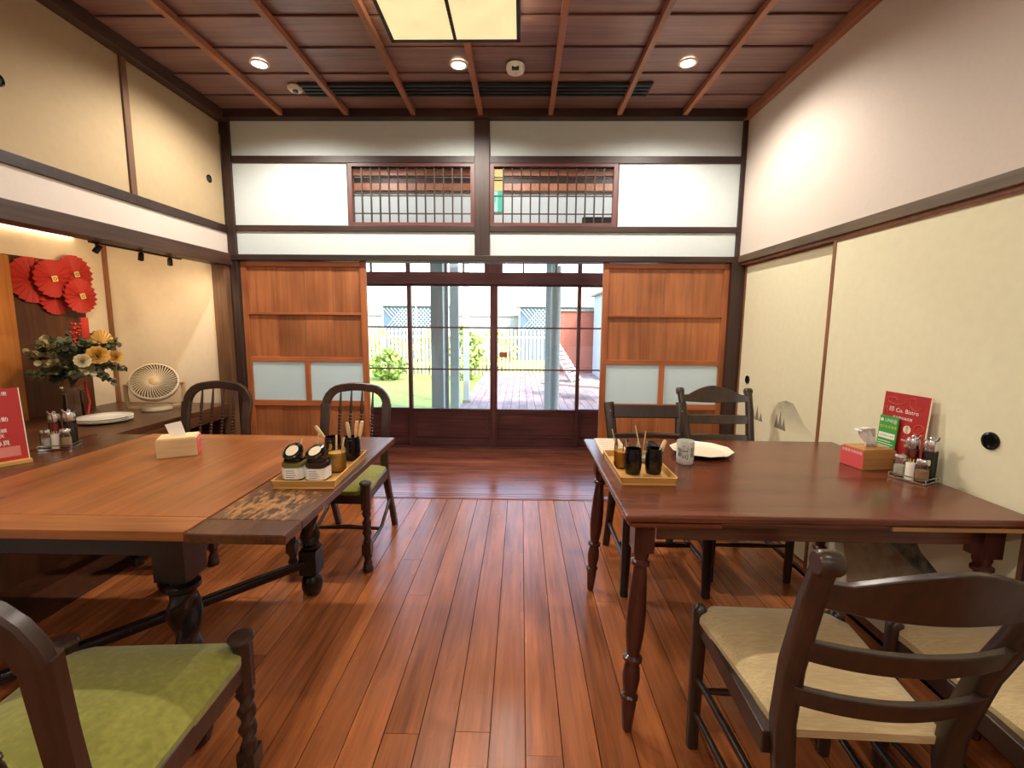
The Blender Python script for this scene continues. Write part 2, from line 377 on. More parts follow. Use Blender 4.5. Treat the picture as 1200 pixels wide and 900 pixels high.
# ------------------------------------------------------------------ back partition wall
wb = structure('wall_back')
P = lambda *a, **k: B('plaster_panel', M_plaster, wb, *a, **k)
P(-2.11,-.344, YB+.012,YB+.05, 2.535,2.785); P(-.235,1.555, YB+.012,YB+.05, 2.535,2.785)
P(-2.11,-1.27, YB+.008,YB+.045, 2.055,2.495); P(.69,1.555, YB+.008,YB+.045, 2.055,2.495)
P(-2.11,-.344, YB+.012,YB+.05, 1.846,2.02); P(-.235,1.555, YB+.012,YB+.05, 1.846,2.02)
for a, b in ((-2.1,-.344),(-.235,1.56)):
    B('rail', M_dark, wb, a, b, YB-.004, YB+.055, 2.492, 2.54, bevel=.002)
    B('rail', M_dark, wb, a, b, YB-.004, YB+.055, 2.018, 2.058, bevel=.002)
B('lintel', M_dark, wb, XL, XR, YB-.02, YB+.12, 1.806, 1.848, bevel=.003)
B('centre_post', M_darkv, wb, -.344, -.235, YB-.015, YB+.08, 1.846, 2.785, bevel=.003)
B('corner_post', M_darkv, wb, XL-.001, -2.102, YB-.012, YB+.11, 0, 2.785, bevel=.003)
B('corner_post', M_darkv, wb, 1.545, XR+.002, YB-.012, YB+.11, 1.846, 2.785, bevel=.003)
B('corner_post', M_darkv, wb, 1.52, XR+.10, YB-.03, YB+.11, 0, 1.81, bevel=.003)

# lattice transoms
def lattice(name, x0, x1):
    o = structure(name, ((x0+x1)/2, YB+.02, 2.06)); W = (x1-x0)/2
    B('frame_stile', M_purple, o, -W, -W+.03, -.02, .03, -.005, .435); B('frame_stile', M_purple, o, W-.03, W, -.02, .03, -.005, .435)
    B('frame_rail', M_purpleh, o, -W+.03, W-.03, -.02, .03, 0, .022); B('frame_rail', M_purpleh, o, -W+.03, W-.03, -.02, .03, .41, .435)
    n = 12; IW = W-.03
    for i in range(1, n+1):
        cx = -IW+2*IW*i/(n+1); B('upright_bar', M_darkv, o, cx-.005, cx+.005, -.006, .006, .022, .41)
    for z in (.405, .343, .214, .09): B('cross_bar', M_dark, o, -IW, IW, .007, .014, z-.004, z+.004)
lattice('window_1', -1.262, -.344); lattice('window_2', -.235, .682)

# sliding cedar doors with frosted panes
def cedar_door(name, x0, x1, ypl):
    o = structure(name, ((x0+x1)/2, ypl, 0)); W = (x1-x0)/2
    B('stile', M_cedarf, o, -W, -W+.042, 0, .032, .01, 1.806, bevel=.002); B('stile', M_cedarf, o, W-.042, W, 0, .032, .01, 1.806, bevel=.002)
    a = W-.042
    for z0, z1, yy in ((1.765,1.80,0),(1.410,1.428,-.004),(1.055,1.092,0),(.715,.758,0),(.02,.09,0)):
        B('rail', M_cedarh, o, -a, a, yy, .03, z0, z1, bevel=.002)
    for z0, z1 in ((1.428,1.765),(1.092,1.41)):
        for i in range(4):
            xa = -a+2*a*i/4; B('board', M_cedar, o, xa+.001, xa+2*a/4-.001, .014+.001*(i % 2), .024, z0, z1)
    B('mullion', M_cedarf, o, -.02, .02, 0, .03, .758, 1.055, bevel=.002)
    B('frosted_pane', M_frost, o, -a, -.02, .012, .018, .758, 1.055); B('frosted_pane', M_frost, o, .02, a, .012, .018, .758, 1.055)
    for i in range(4):
        xa = -a+2*a*i/4; B('board', M_cedar, o, xa+.001, xa+2*a/4-.001, .012+.001*(i % 2), .024, .09, .715)
cedar_door('door_1', -2.095, -1.159, 3.478); cedar_door('door_2', .602, 1.524, 3.478)

# ------------------------------------------------------------------ veranda outer wall, glazed doors
YE = 4.948
wo = structure('wall_veranda')
B('plaster_panel', M_plaster, wo, -2.3, 1.72, YE+.02, YE+.08, 2.21, 2.70)
B('beam', M_batten, wo, -2.3, 1.72, YE-.05, YE+.06, 2.70, 2.77, bevel=.003)
B('beam', M_batten, wo, -2.3, 1.72, YE-.03, YE+.06, 2.85, 2.92, bevel=.003)
B('board', M_dark, wo, -2.3, 1.72, YE+.04, YE+.08, 2.77, 2.96)
B('lintel', M_purpleh, wo, -2.3, 1.72, YE-.01, YE+.10, 1.765, 1.892, bevel=.003)
B('lintel', M_purpleh, wo, -2.3, 1.72, YE-.01, YE+.10, 2.17, 2.22, bevel=.003)
B('sill', M_purpleh, wo, -2.3, 1.72, YE-.02, YE+.12, -.06, .012, bevel=.002)
for sx in (-2.2, 1.6): B('post', M_purple, wo, sx-.1, sx+.08, YE-.02, YE+.11, 0, 2.96, bevel=.003)
ve = structure('veranda_ceiling')
for i in range(6): B('board', M_ceil, ve, -2.3, 1.72, 3.52+i*.25, 3.52+i*.25+.247, 2.96, 2.975)
B('board', M_gap, ve, -2.3, 1.72, 3.5, 5.05, 2.98, 3.0)
wv = structure('wall_veranda_left'); B('plaster_panel', M_plaster, wv, -2.36, -2.3, 3.56, 5.05, 0, 2.96)
wv = structure('wall_veranda_right'); B('plaster_panel', M_plaster, wv, 1.72, 1.78, 3.56, 5.05, 0, 2.96)
B('plaster_panel', M_plaster, wb, -2.3, -2.11, YB+.08, YB+.1, 0, 2.96); B('plaster_panel', M_plaster, wb, 1.575, 1.72, YB+.08, YB+.1, 0, 2.96)
B('board', M_dark, wb, -2.3, 1.72, YB+.055, YB+.1, 2.72, 2.96)
for vx in (-1.5, -.15, 1.1):  # added lamps that brighten the veranda interior
    t_ = thing('added_veranda_light', 'added downlight brightening the veranda beyond the lattice', 'lamp', (vx, 4.25, 2.96), 0, 'added veranda lights')
    MB().lathe([(.044,0),(.05,-.003),(.048,-.008),(.038,-.008),(.038,0)], 24, cap=False).build('trim_ring', M_white, t_, 40)
    MB().lathe([(.038,-.003),(.03,-.0035)], 24).build('lens', glow('downlight_glow', (1,.86,.62,1), 14), t_)
    l_ = bpy.data.lights.new('downlight_lamp', 'SPOT'); l_.energy = 26; l_.spot_size = math.radians(178); l_.spot_blend = .12; l_.shadow_soft_size = .03; l_.color = (1,.95,.90)
    o_ = bpy.data.objects.new('downlight_lamp', l_); COL.objects.link(o_); o_.location = (vx, 4.25, 2.93)
# transom window
tw = structure('window_3')
for cx, hw in ((-2.09,.02),(-1.60,.008),(-1.205,.022),(-.80,.008),(-.615,.008),(.02,.008),(.36,.008),(.615,.022),(1.02,.008),(1.5,.02)):
    B('mullion', M_purple, tw, cx-hw, cx+hw, YE+.02, YE+.06, 1.892, 2.17)
B('mullion', M_purple, tw, -.39, -.20, YE+.0, YE+.08, 1.892, 2.17, bevel=.003)
B('glass_pane', M_pane, tw, -2.1, -.39, YE+.04, YE+.043, 1.892, 2.17); B('glass_pane', M_pane, tw, -.2, 1.52, YE+.04, YE+.043, 1.892, 2.17)
def glazed_door(name, x0, x1, ypl, lock=None):
    o = structure(name, (x0, ypl, 0)); W = x1-x0; s = .038
    B('stile', M_purple, o, 0, s, 0, .034, .012, 1.768, bevel=.002); B('stile', M_purple, o, W-s, W, 0, .034, .012, 1.768, bevel=.002)
    for z0, z1 in ((1.748,1.768),(1.306,1.322),(.857,.872),(.405,.432),(.012,.09)):
        B('rail', M_purpleh, o, s, W-s, .002 if z1-z0 > .018 else .008, .032, z0, z1)
    for z0, z1 in ((.432,.857),(.872,1.306),(1.322,1.748)): B('glass_pane', M_pane, o, s, W-s, .018, .021, z0, z1)
    B('bottom_panel', M_purpleh, o, s, W-s, .014, .024, .09, .405)
    for z in (.12, .38): B('panel_moulding', M_purpleh, o, s+.025, W-s-.025, .006, .014, z-.005, z+.005)
    for q in (s+.025, W-s-.035): B('panel_moulding', M_purple, o, q, q+.01, .006, .014, .125, .375)
    if lock: B('lock_plate', M_cedarh, o, lock, lock+.085, -.006, .004, 1.0, 1.055, label='small wooden lock plate')
glazed_door('door_3', -2.1, -1.18, YE+.045); glazed_door('door_4', -1.215, -.2895, YE+.005)
B('meeting_strip', M_purple, wo, -.300, -.279, YE-.004, YE+.005, .012, 1.765)
glazed_door('door_5', -.2893, .634, YE+.005, lock=.06); glazed_door('door_6', .60, 1.51, YE+.045)

# ------------------------------------------------------------------ left wall with alcove
wl = structure('wall_left')
AX, AY0, AY1 = -3.07, .9, 3.425
B('plaster_panel', M_plwarm, wl, XL-.06, XL-.004, AY0, 3.465, 1.85, 2.0)
B('nageshi_beam', M_ngl, wl, XL-.09, XL+.02, AY0, 3.46, 1.765, 1.852, bevel=.003)
B('rail', M_dark, wl, XL-.05, XL+.008, AY0, 3.46, 2.0, 2.052, bevel=.002)
B('post', M_brown, wl, XL-.02, XL+.003, 2.625, 2.665, 2.05, 2.77, bevel=.002)
for y0, y1 in ((2.665, 3.45), (1.83, 2.625), (.9, 1.83)):
    B('fusuma_panel', M_yel, wl, XL-.03, XL-.008, y0, y1, 2.052, 2.765)
for py in (3.305, 2.005):
    MB().lathe([(.026,0),(.026,.004),(.02,.006),(.018,.002)], 20, (XL-.008, py, 2.335), Matrix.Rotation(PI/2, 3, 'Y')).build('round_pull', M_gblack, wl, 30, label='black round finger pull')
B('wall_panel', M_alc, wl, AX-.03, XL-.105, AY1, AY1+.03, .70, 2.0)
B('wall_panel', M_alc, wl, AX-.03, AX, AY0, AY1, .70, 2.0)
B('corner_batten', M_browny, wl, AX, AX+.022, AY1-.022, AY1, .742, 1.96)
B('wall_panel', M_alc, wl, AX-.03, XL-.09, AY0-.03, AY0, 0, 2.0)
B('alcove_ceiling', M_plwarm, wl, AX-.03, XL-.05, AY0, AY1+.03, 1.99, 2.02)
B('brown_post', M_brown, wl, -2.262, XL, 3.40, 3.47, 0, 1.80, bevel=.002)
B('lower_board', M_bboard, wl, -2.62, -2.58, AY0, 3.42, 0, .70)
B('wall_panel', M_bboard, wl, -2.58, -2.25, 3.40, 3.43, 0, .70)
B('alcove_floor', M_bboard, wl, -2.62, XL, AY0, 3.44, -.06, -.001)
B('wall_panel', M_plwarm, wl, XL-.06, XL, YR, AY0, 0, 2.8)
ct = tag(MB().box(AX, -2.205, AY0+.01, 3.415, .70, .742).build('counter_shelf', M_counter, bevel=.004), 'dark brown wooden counter shelf built into the alcove by the left wall', 'shelf')
B('front_trim', M_counter, ct, -2.225, -2.203, AY0+.01, 3.40, .64, .70, bevel=.003)
tag(MB().box(AX+.002, AX+.028, 2.725, 3.205, .743, 1.74).build('brown_board', M_bboard, bevel=.002), 'dark brown board standing in the alcove behind the flowers and red paper rosettes', 'board')
tag(MB().box(AX+.002, AX+.06, 1.6, 2.722, .743, 1.73).build('orange_board', M_orange, bevel=.002), 'orange-brown wooden board at the left edge of the photo, behind the red card stand', 'board')

# ------------------------------------------------------------------ right wall
wr = structure('wall_right')
B('plaster_panel', M_plwarm, wr, XR, XR+.06, YR, 3.47, 1.85, 2.83)
B('nageshi_beam', M_ngr, wr, XR-.012, XR+.08, YR, 3.46, 1.802, 1.852, bevel=.003)
B('lower_rail', M_browny, wr, XR+.004, XR+.08, YR, 3.45, 1.785, 1.803)
B('floor_rail', M_browny, wr, XR+.004, XR+.08, YR, 3.45, 0, .02)
B('post', M_darkv, wr, XR-.004, XR+.08, 1.25, 1.385, 0, 1.81, bevel=.003)
B('plaster_panel', M_plwarm, wr, XR, XR+.06, YR, 1.25, 0, 1.81)
def fusuma(name, y0, y1, xp, pull_y):
    o = structure(name, (xp, y0, 0)); W = y1-y0
    B('paper_panel', M_cream2, o, .004, .02, .02, W-.02, .03, 1.775)
    for a, b in ((0,.024),(W-.024,W)): B('frame_stile', M_browny, o, 0, .026, a, b, .015, 1.79, bevel=.002)
    B('frame_rail', M_browny, o, 0, .026, .024, W-.024, .015, .035); B('frame_rail', M_browny, o, 0, .026, .024, W-.024, 1.775, 1.79)
    MB().lathe([(.03,0),(.03,.005),(.022,.007),(.02,.002)], 20, (.004, pull_y-y0, .975), Matrix.Rotation(-PI/2, 3, 'Y')).build('round_pull', M_gblack, o, 30, label='black round finger pull')
    return o
f1 = fusuma('door_7', 2.42, 3.43, XR+.035, 3.285)
f2 = fusuma('door_8', 1.385, 2.444, XR+.006, 1.545)
def wash(name, c, zlo, zhi, a=1.0):
    """ink wash: colour fades into the paper colour from the crest down"""
    m, t, b = new_mat(name); L = t.links.new; N = t.nodes.new; b.inputs['Roughness'].default_value = .9
    tc = N('ShaderNodeTexCoord'); sp = N('ShaderNodeSeparateXYZ'); L(tc.outputs['Object'], sp.inputs[0])
    mr = N('ShaderNodeMapRange'); mr.inputs[1].default_value = zlo; mr.inputs[2].default_value = zhi; mr.inputs[3].default_value = 0; mr.inputs[4].default_value = a; L(sp.outputs[2], mr.inputs[0])
    n = N('ShaderNodeTexNoise'); n.inputs['Scale'].default_value = 18; n.inputs['Detail'].default_value = 8; L(tc.outputs['Object'], n.inputs[0])
    mu = N('ShaderNodeMath'); mu.operation = 'MULTIPLY'; L(mr.outputs[0], mu.inputs[0])
    m2 = N('ShaderNodeMapRange'); m2.inputs[1].default_value = .3; m2.inputs[2].default_value = .65; m2.inputs[3].default_value = .7; m2.inputs[4].default_value = 1; L(n.outputs[0], m2.inputs[0]); L(m2.outputs[0], mu.inputs[1])
    mx = N('ShaderNodeMix'); mx.data_type = 'RGBA'; mx.inputs[6].default_value = srgb(228,222,188); mx.inputs[7].default_value = c; L(mu.outputs[0], mx.inputs[0]); L(mx.outputs[2], b.inputs['Base Color'])
    return m
W_grey = wash('ink_wash_grey', srgb(128,122,104), .72, .90, .8); W_tree = plain('ink_tree', srgb(132,126,106), .9)
W_green = wash('ink_wash_green', srgb(44,64,48), .05, .45, 1.0); W_rock = wash('ink_wash_rock', srgb(132,116,90), .05, .40, .95)
def paint(o, pts, mat, xo, name='painted_mountain'):      # pts given as (y, z) on the panel
    oy = o.location.y
    MB().add([(xo, y-oy, z) for y, z in pts], [tuple(range(len(pts)))]).build(name, mat, o)
paint(f1, [(2.98,.70),(2.94,.80),(2.88,.88),(2.80,.905),(2.72,.90),(2.66,.85),(2.60,.80),(2.53,.765),(2.46,.73),(2.45,.70)], W_grey, .0036)
for cy, h in ((2.88,.09),(2.84,.12),(2.80,.08),(3.12,.10),(3.17,.07),(3.07,.06)):
    paint(f1, [(cy+.025,.72),(cy+.008,.72+h*.6),(cy,.72+h),(cy-.008,.72+h*.6),(cy-.025,.72)], W_tree, .0032, 'painted_tree')
paint(f2, [(2.40,.10),(2.40,.50),(2.30,.55),(2.15,.58),(1.98,.585),(1.86,.57),(1.79,.53),(1.75,.475),(1.68,.44),(1.62,.41),(1.57,.385),(1.66,.36),(2.0,.2)], W_green, .0036)
paint(f2, [(2.40,.05),(2.40,.40),(2.28,.47),(2.16,.49),(2.02,.47),(1.90,.44),(1.78,.40),(1.66,.385),(1.56,.375),(1.52,.3),(1.56,.05)], W_rock, .0032)
# rear wall behind the viewpoint
wre = structure('wall_rear'); B('plaster_panel', M_plwarm, wre, XL-.06, XR+.06, YR-.06, YR, 0, 2.84)

# ------------------------------------------------------------------ ceiling fittings
M_bulb = glow('downlight_glow', (1,.86,.62,1), 14)
def downlight(x, y, label, e, cone=160, blend=.62):
    t = thing('downlight', label, 'lamp', (x, y, ZC), 0, None)
    MB().lathe([(.044,.0),(.05,-.001),(.052,-.006),(.048,-.009),(.040,-.008),(.038,.0)], 28, cap=False).build('trim_ring', M_white, t, 40)
    MB().lathe([(.038,-.003),(.03,-.0035)], 28).build('lens', M_bulb, t)
    l = bpy.data.lights.new('downlight_lamp', 'SPOT'); l.energy = e; l.spot_size = math.radians(cone); l.spot_blend = blend; l.shadow_soft_size = .03; l.color = (1,.91,.80)
    lo = bpy.data.objects.new('downlight_lamp', l); COL.objects.link(lo); lo.location = (x, y, ZC-.03); return t
downlight(-1.516, 2.83, 'round recessed ceiling downlight, leftmost of the three lit ones', DOWN_W)
downlight(-.373, 2.845, 'round recessed ceiling downlight just in front of the square paper lamp', DOWN_W)
downlight(.925, 2.83, 'round recessed ceiling downlight, rightmost of the three lit ones', DOWN_W)
for i, rx in enumerate((-1.516, -.373, .925)):  # unseen lamps added behind the camera as room fill
    for yy in (.3, -1.5):
        downlight(rx, yy, 'unseen ceiling downlight added as fill behind the viewpoint', REAR_W, 174, .3)['group'] = 'added fill downlights behind the viewpoint'
# square washi lamp
lb = thing('ceiling_paper_lamp', 'square ceiling lamp of glowing yellowish paper panels in a black frame', 'lamp', (-.338, 2.16, 2.735))
s = .32
for a in ((-s,-s+.018,-s,s),(s-.018,s,-s,s),(-s,s,-s,-s+.018),(-s,s,s-.018,s)):
    B('frame_bar', M_black, lb, a[0], a[1], a[2], a[3], 0, .02, bevel=.001)
M_side_fill = glow('side_fill_glow', srgb(250,232,196), 4.0, .12)  # unseen glowing sides, added to light the upper walls
for a in ((-s,-s+.012,-s,s),(s-.012,s,-s,s),(-s,s,-s,-s+.012),(-s,s,s-.012,s)):
    B('added_side_glow', M_side_fill, lb, a[0]+.004, a[1]-.004, a[2]+.004, a[3]-.004, .02, .084)
    B('top_bar', M_black, lb, a[0], a[1], a[2], a[3], .080, .09)
B('centre_bar', M_black, lb, -.008, .008, -s+.018, s-.018, 0, .014)
M_washi = glow('washi_glow', srgb(250,222,160), BOX_E, .12)
B('paper_panel', M_washi, lb, -s+.018, -.008, -s+.018, s-.018, .004, .008); B('paper_panel', M_washi, lb, .008, s-.018, -s+.018, s-.018, .004, .008)
sm = thing('smoke_detector', 'round cream smoke detector on the ceiling right of the paper lamp', 'smoke detector', (-.047, 2.86, ZC))
MB().lathe([(.052,0),(.054,-.02),(.048,-.034),(.034,-.04),(.0,-.041)], 28).build('housing', M_white, sm, 40)
B('slot', M_black, sm, -.02, .02, -.049, -.03, -.041, -.026)
MB().lathe([(.010,0),(.010,-.003)], 12, (0,0,-.040)).build('test_button', M_rim, sm, 40)
sd = thing('ceiling_sensor', 'small white round sensor with dark lens on the ceiling at the left', 'sensor', (-1.44, 3.10, ZC))
MB().lathe([(.046,0),(.046,-.012),(.036,-.024),(.0,-.026)], 24).build('housing', M_white, sd, 40)
MB().lathe([(.018,-.02),(.016,-.034),(.0,-.038)], 16, (.004,-.008,0)).build('lens', M_gblack, sd, 40)
vt = thing('air_vent', 'long dark slot air vent running across the ceiling near the back wall', 'vent', (-.305, 3.13, ZC))
B('backing', M_black, vt, -1.10, 1.10, -.085, .085, -.006, .001)
for i in range(4): B('louvre', plain('vent_louvre', srgb(38,44,50), .5), vt, -1.09, 1.09, -.075+i*.042, -.06+i*.042, -.014, -.006)

# alcove LED strip and track spots
M_led = glow('led_glow', (1,.78,.46,1), 22)
ls = thing('led_strip', 'glowing warm light strip along the top of the alcove wall', 'lamp', (AX, 0, 1.925))
B('channel', M_white, ls, .001, .022, AY0+.1, 3.19, 0, .022); B('diffuser', M_led, ls, .004, .02, AY0+.1, 3.19, -.005, 0)
tr = thing('track_light', 'black track rail under the left beam with three small black spotlights', 'lamp', (-2.265, 2.9, 1.775))
B('rail', M_black, tr, -.011, .011, -.45, .20, -.016, 0, bevel=.002)
for yy, ax in ((-.41, -.45), (-.12, .3), (.11, .45)):
    B('stem', M_black, tr, -.006, .006, yy-.006, yy+.006, -.04, -.016)
    R = Matrix.Rotation(ax, 3, 'X')@Matrix.Rotation(.35, 3, 'Y')
    h = MB().lathe([(.010,.030),(.014,.027),(.015,-.014),(.012,-.016),(.010,-.008)], 16, (-.004, yy, -.048), R).build('spot_head', M_black, tr, 40)
def lamp(kind, loc, aim, e, col, size=.03, cone=60, blend=.6):
    l = bpy.data.lights.new('spot_lamp', kind); l.energy = e; l.color = col
    if kind == 'SPOT': l.spot_size = math.radians(cone); l.spot_blend = blend; l.shadow_soft_size = size
    o = bpy.data.objects.new('spot_lamp', l); COL.objects.link(o); o.location = loc
    o.rotation_euler = (Vector(aim)-Vector(loc)).to_track_quat('-Z', 'Y').to_euler(); return o
lamp('SPOT', (-2.28, 2.50, 1.69), (-3.0, 2.9, 1.3), 14, (1,.74,.45), cone=95)
lamp('SPOT', (-2.28, 2.78, 1.69), (-2.75, 3.4, 1.5), 11, (1,.76,.48), cone=110)
lamp('SPOT', (-2.28, 3.01, 1.69), (-2.5, 3.4, 1.2), 5, (1,.76,.48), cone=120)

# ------------------------------------------------------------------ spindle-back chairs with green velvet seats
def seat_cushion(fw_, bw, y0, y1, z0, z1, crown, notch, mat, parent, name='seat'):
    """trapezoid pad with crowned top and notched front corners"""
    n = 14; m = 14; vs = []; fs = []
    def ring(t, u):
        w_ = (bw+(fw_-bw)*t)/2
        return (-w_+2*w_*u, y0+(y1-y0)*t)
    top = []
    for i in range(m+1):
        t = i/m
        for k in range(n+1):
            u = k/n; x_, y_ = ring(t, u)
            if notch:
                cx = (fw_/2); d = math.hypot(abs(x_)-cx, y_-y1)
                if d < notch: 
                    s_ = notch-d; x_ -= math.copysign(s_*.7, x_); y_ -= s_*.7
            e = min(1, min(t, 1-t)*9)*min(1, min(u, 1-u)*9)
            e = math.sin(e*PI/2)
            zz = z1-.014*(1-e)+crown*math.sin(PI*t)*math.sin(PI*u)
            top.append((x_, y_, zz))
    W_ = n+1; vs = top+[(p[0], p[1], z0) for p in top]; o = len(top)
    for i in range(m):
        for k in range(n):
            a = i*W_+k; fs.append((a, a+1, a+W_+1, a+W_)); fs.append((o+a, o+a+W_, o+a+W_+1, o+a+1))
    for k in range(n):
        fs.append((k, k+o, k+1+o, k+1)); a = m*W_+k; fs.append((a, a+1, a+1+o, a+o))
    for i in range(m):
        a = i*W_; fs.append((a, a+W_, a+W_+o, a+o)); a = i*W_+n; fs.append((a, a+o, a+W_+o, a+W_))
    return MB().add(vs, fs).build(name, mat, parent, 60)

def spindle_chair(loc, rz, label, group, fx=.208, bx=.192, bo=0, ry=(-.212,-.205,-.225,-.262)):
    t = thing('spindle_chair', label, 'chair', loc, rz, group)
    for sx in (-1, 1):                       # twisted front legs
        cx, cy = sx*fx, .215; g = MB()
        g.lathe([(.027,0),(.03,.012),(.024,.03),(.02,.036)], 16, (cx, cy, 0))
        g.twist(.034, .10, .021, .0045, 1.2, c=(cx, cy), m=18, n=14)
        g.box(cx-.024, cx+.024, cy-.024, cy+.024, .10, .16)
        g.twist(.16, .355, .0195, .005, 3.6, c=(cx, cy), m=56, n=14)
        leg = g.build('front_leg', M_chairs, t, 45)
        blk = MB()
        poly = [(.027*math.cos(2*PI*k/16)*(1.0 if k % 2 else .9), .027*math.sin(2*PI*k/16)*(1.0 if k % 2 else .9)) for k in range(16)]
        blk.prism([(cx+a, cy+b) for a, b in poly], .352, .492)
        blk.lathe([(.030,.488),(.034,.497),(.030,.506),(.018,.512),(.0,.514)], 16, (cx, cy, 0))
        blk.build('carved_block', M_chairs, leg, 30)
        g = MB()                             # splayed rear post
        pts = [(sx*bx,-.385,0),(sx*bx,-.33,.14),(sx*(bx-.002),-.265,.28),(sx*(bx-.005),ry[0],.42),(sx*(bx-.005),ry[1],.55),(sx*(bx-.002),ry[2],.70),(sx*(bx+.001),ry[3],.845)]
        g.bar(pts, [.036,.036,.038,.044,.046,.05,.056], [.04,.04,.042,.046,.04,.034,.032], up=(0,1,0)); g.build('rear_post', M_chairs, t, 30)
        MB().tube([(sx*(fx-.003),.2,.13),(sx*(fx-.008),.08,.115),(sx*(bx+.003),-.08,.12),(sx*bx,-.2,.17),(sx*bx,-.29,.235)], [.012,.011,.011,.011,.012], 8).build('side_stretcher', M_chairs, t, 60)
        MB().bar([(sx*(bx+.004),-.20+bo,.417),(sx*(fx-.002),.195,.417)], .024, .065).build('side_rail', M_chairs, t, 30)
    B('front_rail', M_chairs, t, -.19, .19, .205, .23, .385, .45, bevel=.003); B('back_rail', M_chairs, t, -.18, .18, -.225+bo, -.20+bo, .385, .45, bevel=.003)
    MB().tube([(-.2,-.06,.116),(0,-.06,.125),(.2,-.06,.116)], [.010,.015,.010], 8).build('cross_stretcher', M_chairs, t, 60)
    seat_cushion(2*fx+.036, 2*bx+.016, -.21+bo, .245, .44, .475, .028, .05, M_velvet, t)
    pts = []; zt = .945; rc = .11
    for k in range(-14, 15):                 # arched crest
        u = k/14; a = abs(u)
        if a > .62:
            q = (a-.62)/.38*PI/2; x_ = bx+.001-rc+rc*math.sin(q); z_ = zt-rc+rc*math.cos(q)
        else: x_ = (bx+.001-rc)*a/.62; z_ = zt+.008*(1-(a/.62)**2)
        z_ -= 0; pts.append((math.copysign(x_, u), ry[3]-.006-.03*(z_-.84)/.1*.6, z_))
    MB().bar(pts, .050, .030, up=(0,1,.0)).build('crest_arch', M_chairs, t, 30)
    B('lower_back_rail', M_chairs, t, -bx+.017, bx-.017, -.222+bo, -.202+bo, .545, .585, bevel=.003)
    for cx in (-.53*bx, -.177*bx, .177*bx, .53*bx):
        prof = [(.007,0),(.012,.012),(.008,.02),(.009,.06)]
        for i in range(7): z = .07+i*.02; prof += [(.006,z),(.0105,z+.006),(.0105,z+.011),(.006,z+.016)]
        prof += [(.009,.225),(.010,.235),(.0045,.355)]
        d = Vector((0,-.075,.345)).normalized(); R = Vector((0,0,1)).rotation_difference(d).to_matrix()
        MB().lathe(prof, 10, (cx,-.21+bo,.58), R).build('spindle', M_chairs, t, 40)
    return t
G1 = 'arched spindle-back chairs with green seats'
ch_near = spindle_chair((-.968, .914, 0), math.radians(4), 'arched-back chair with green velvet seat in the bottom left corner, cut by the frame', G1, .230, .220, -.06, (-.25,-.265,-.285,-.302))
ch_far = spindle_chair((-1.035, 2.59, 0), PI, 'arched spindle-back chair with green seat at the left table, nearest the glass door', G1)
dup(ch_far, (-1.93, 2.62, 0), PI+.04, 'arched spindle-back chair between the desk fan and the left table', G1)

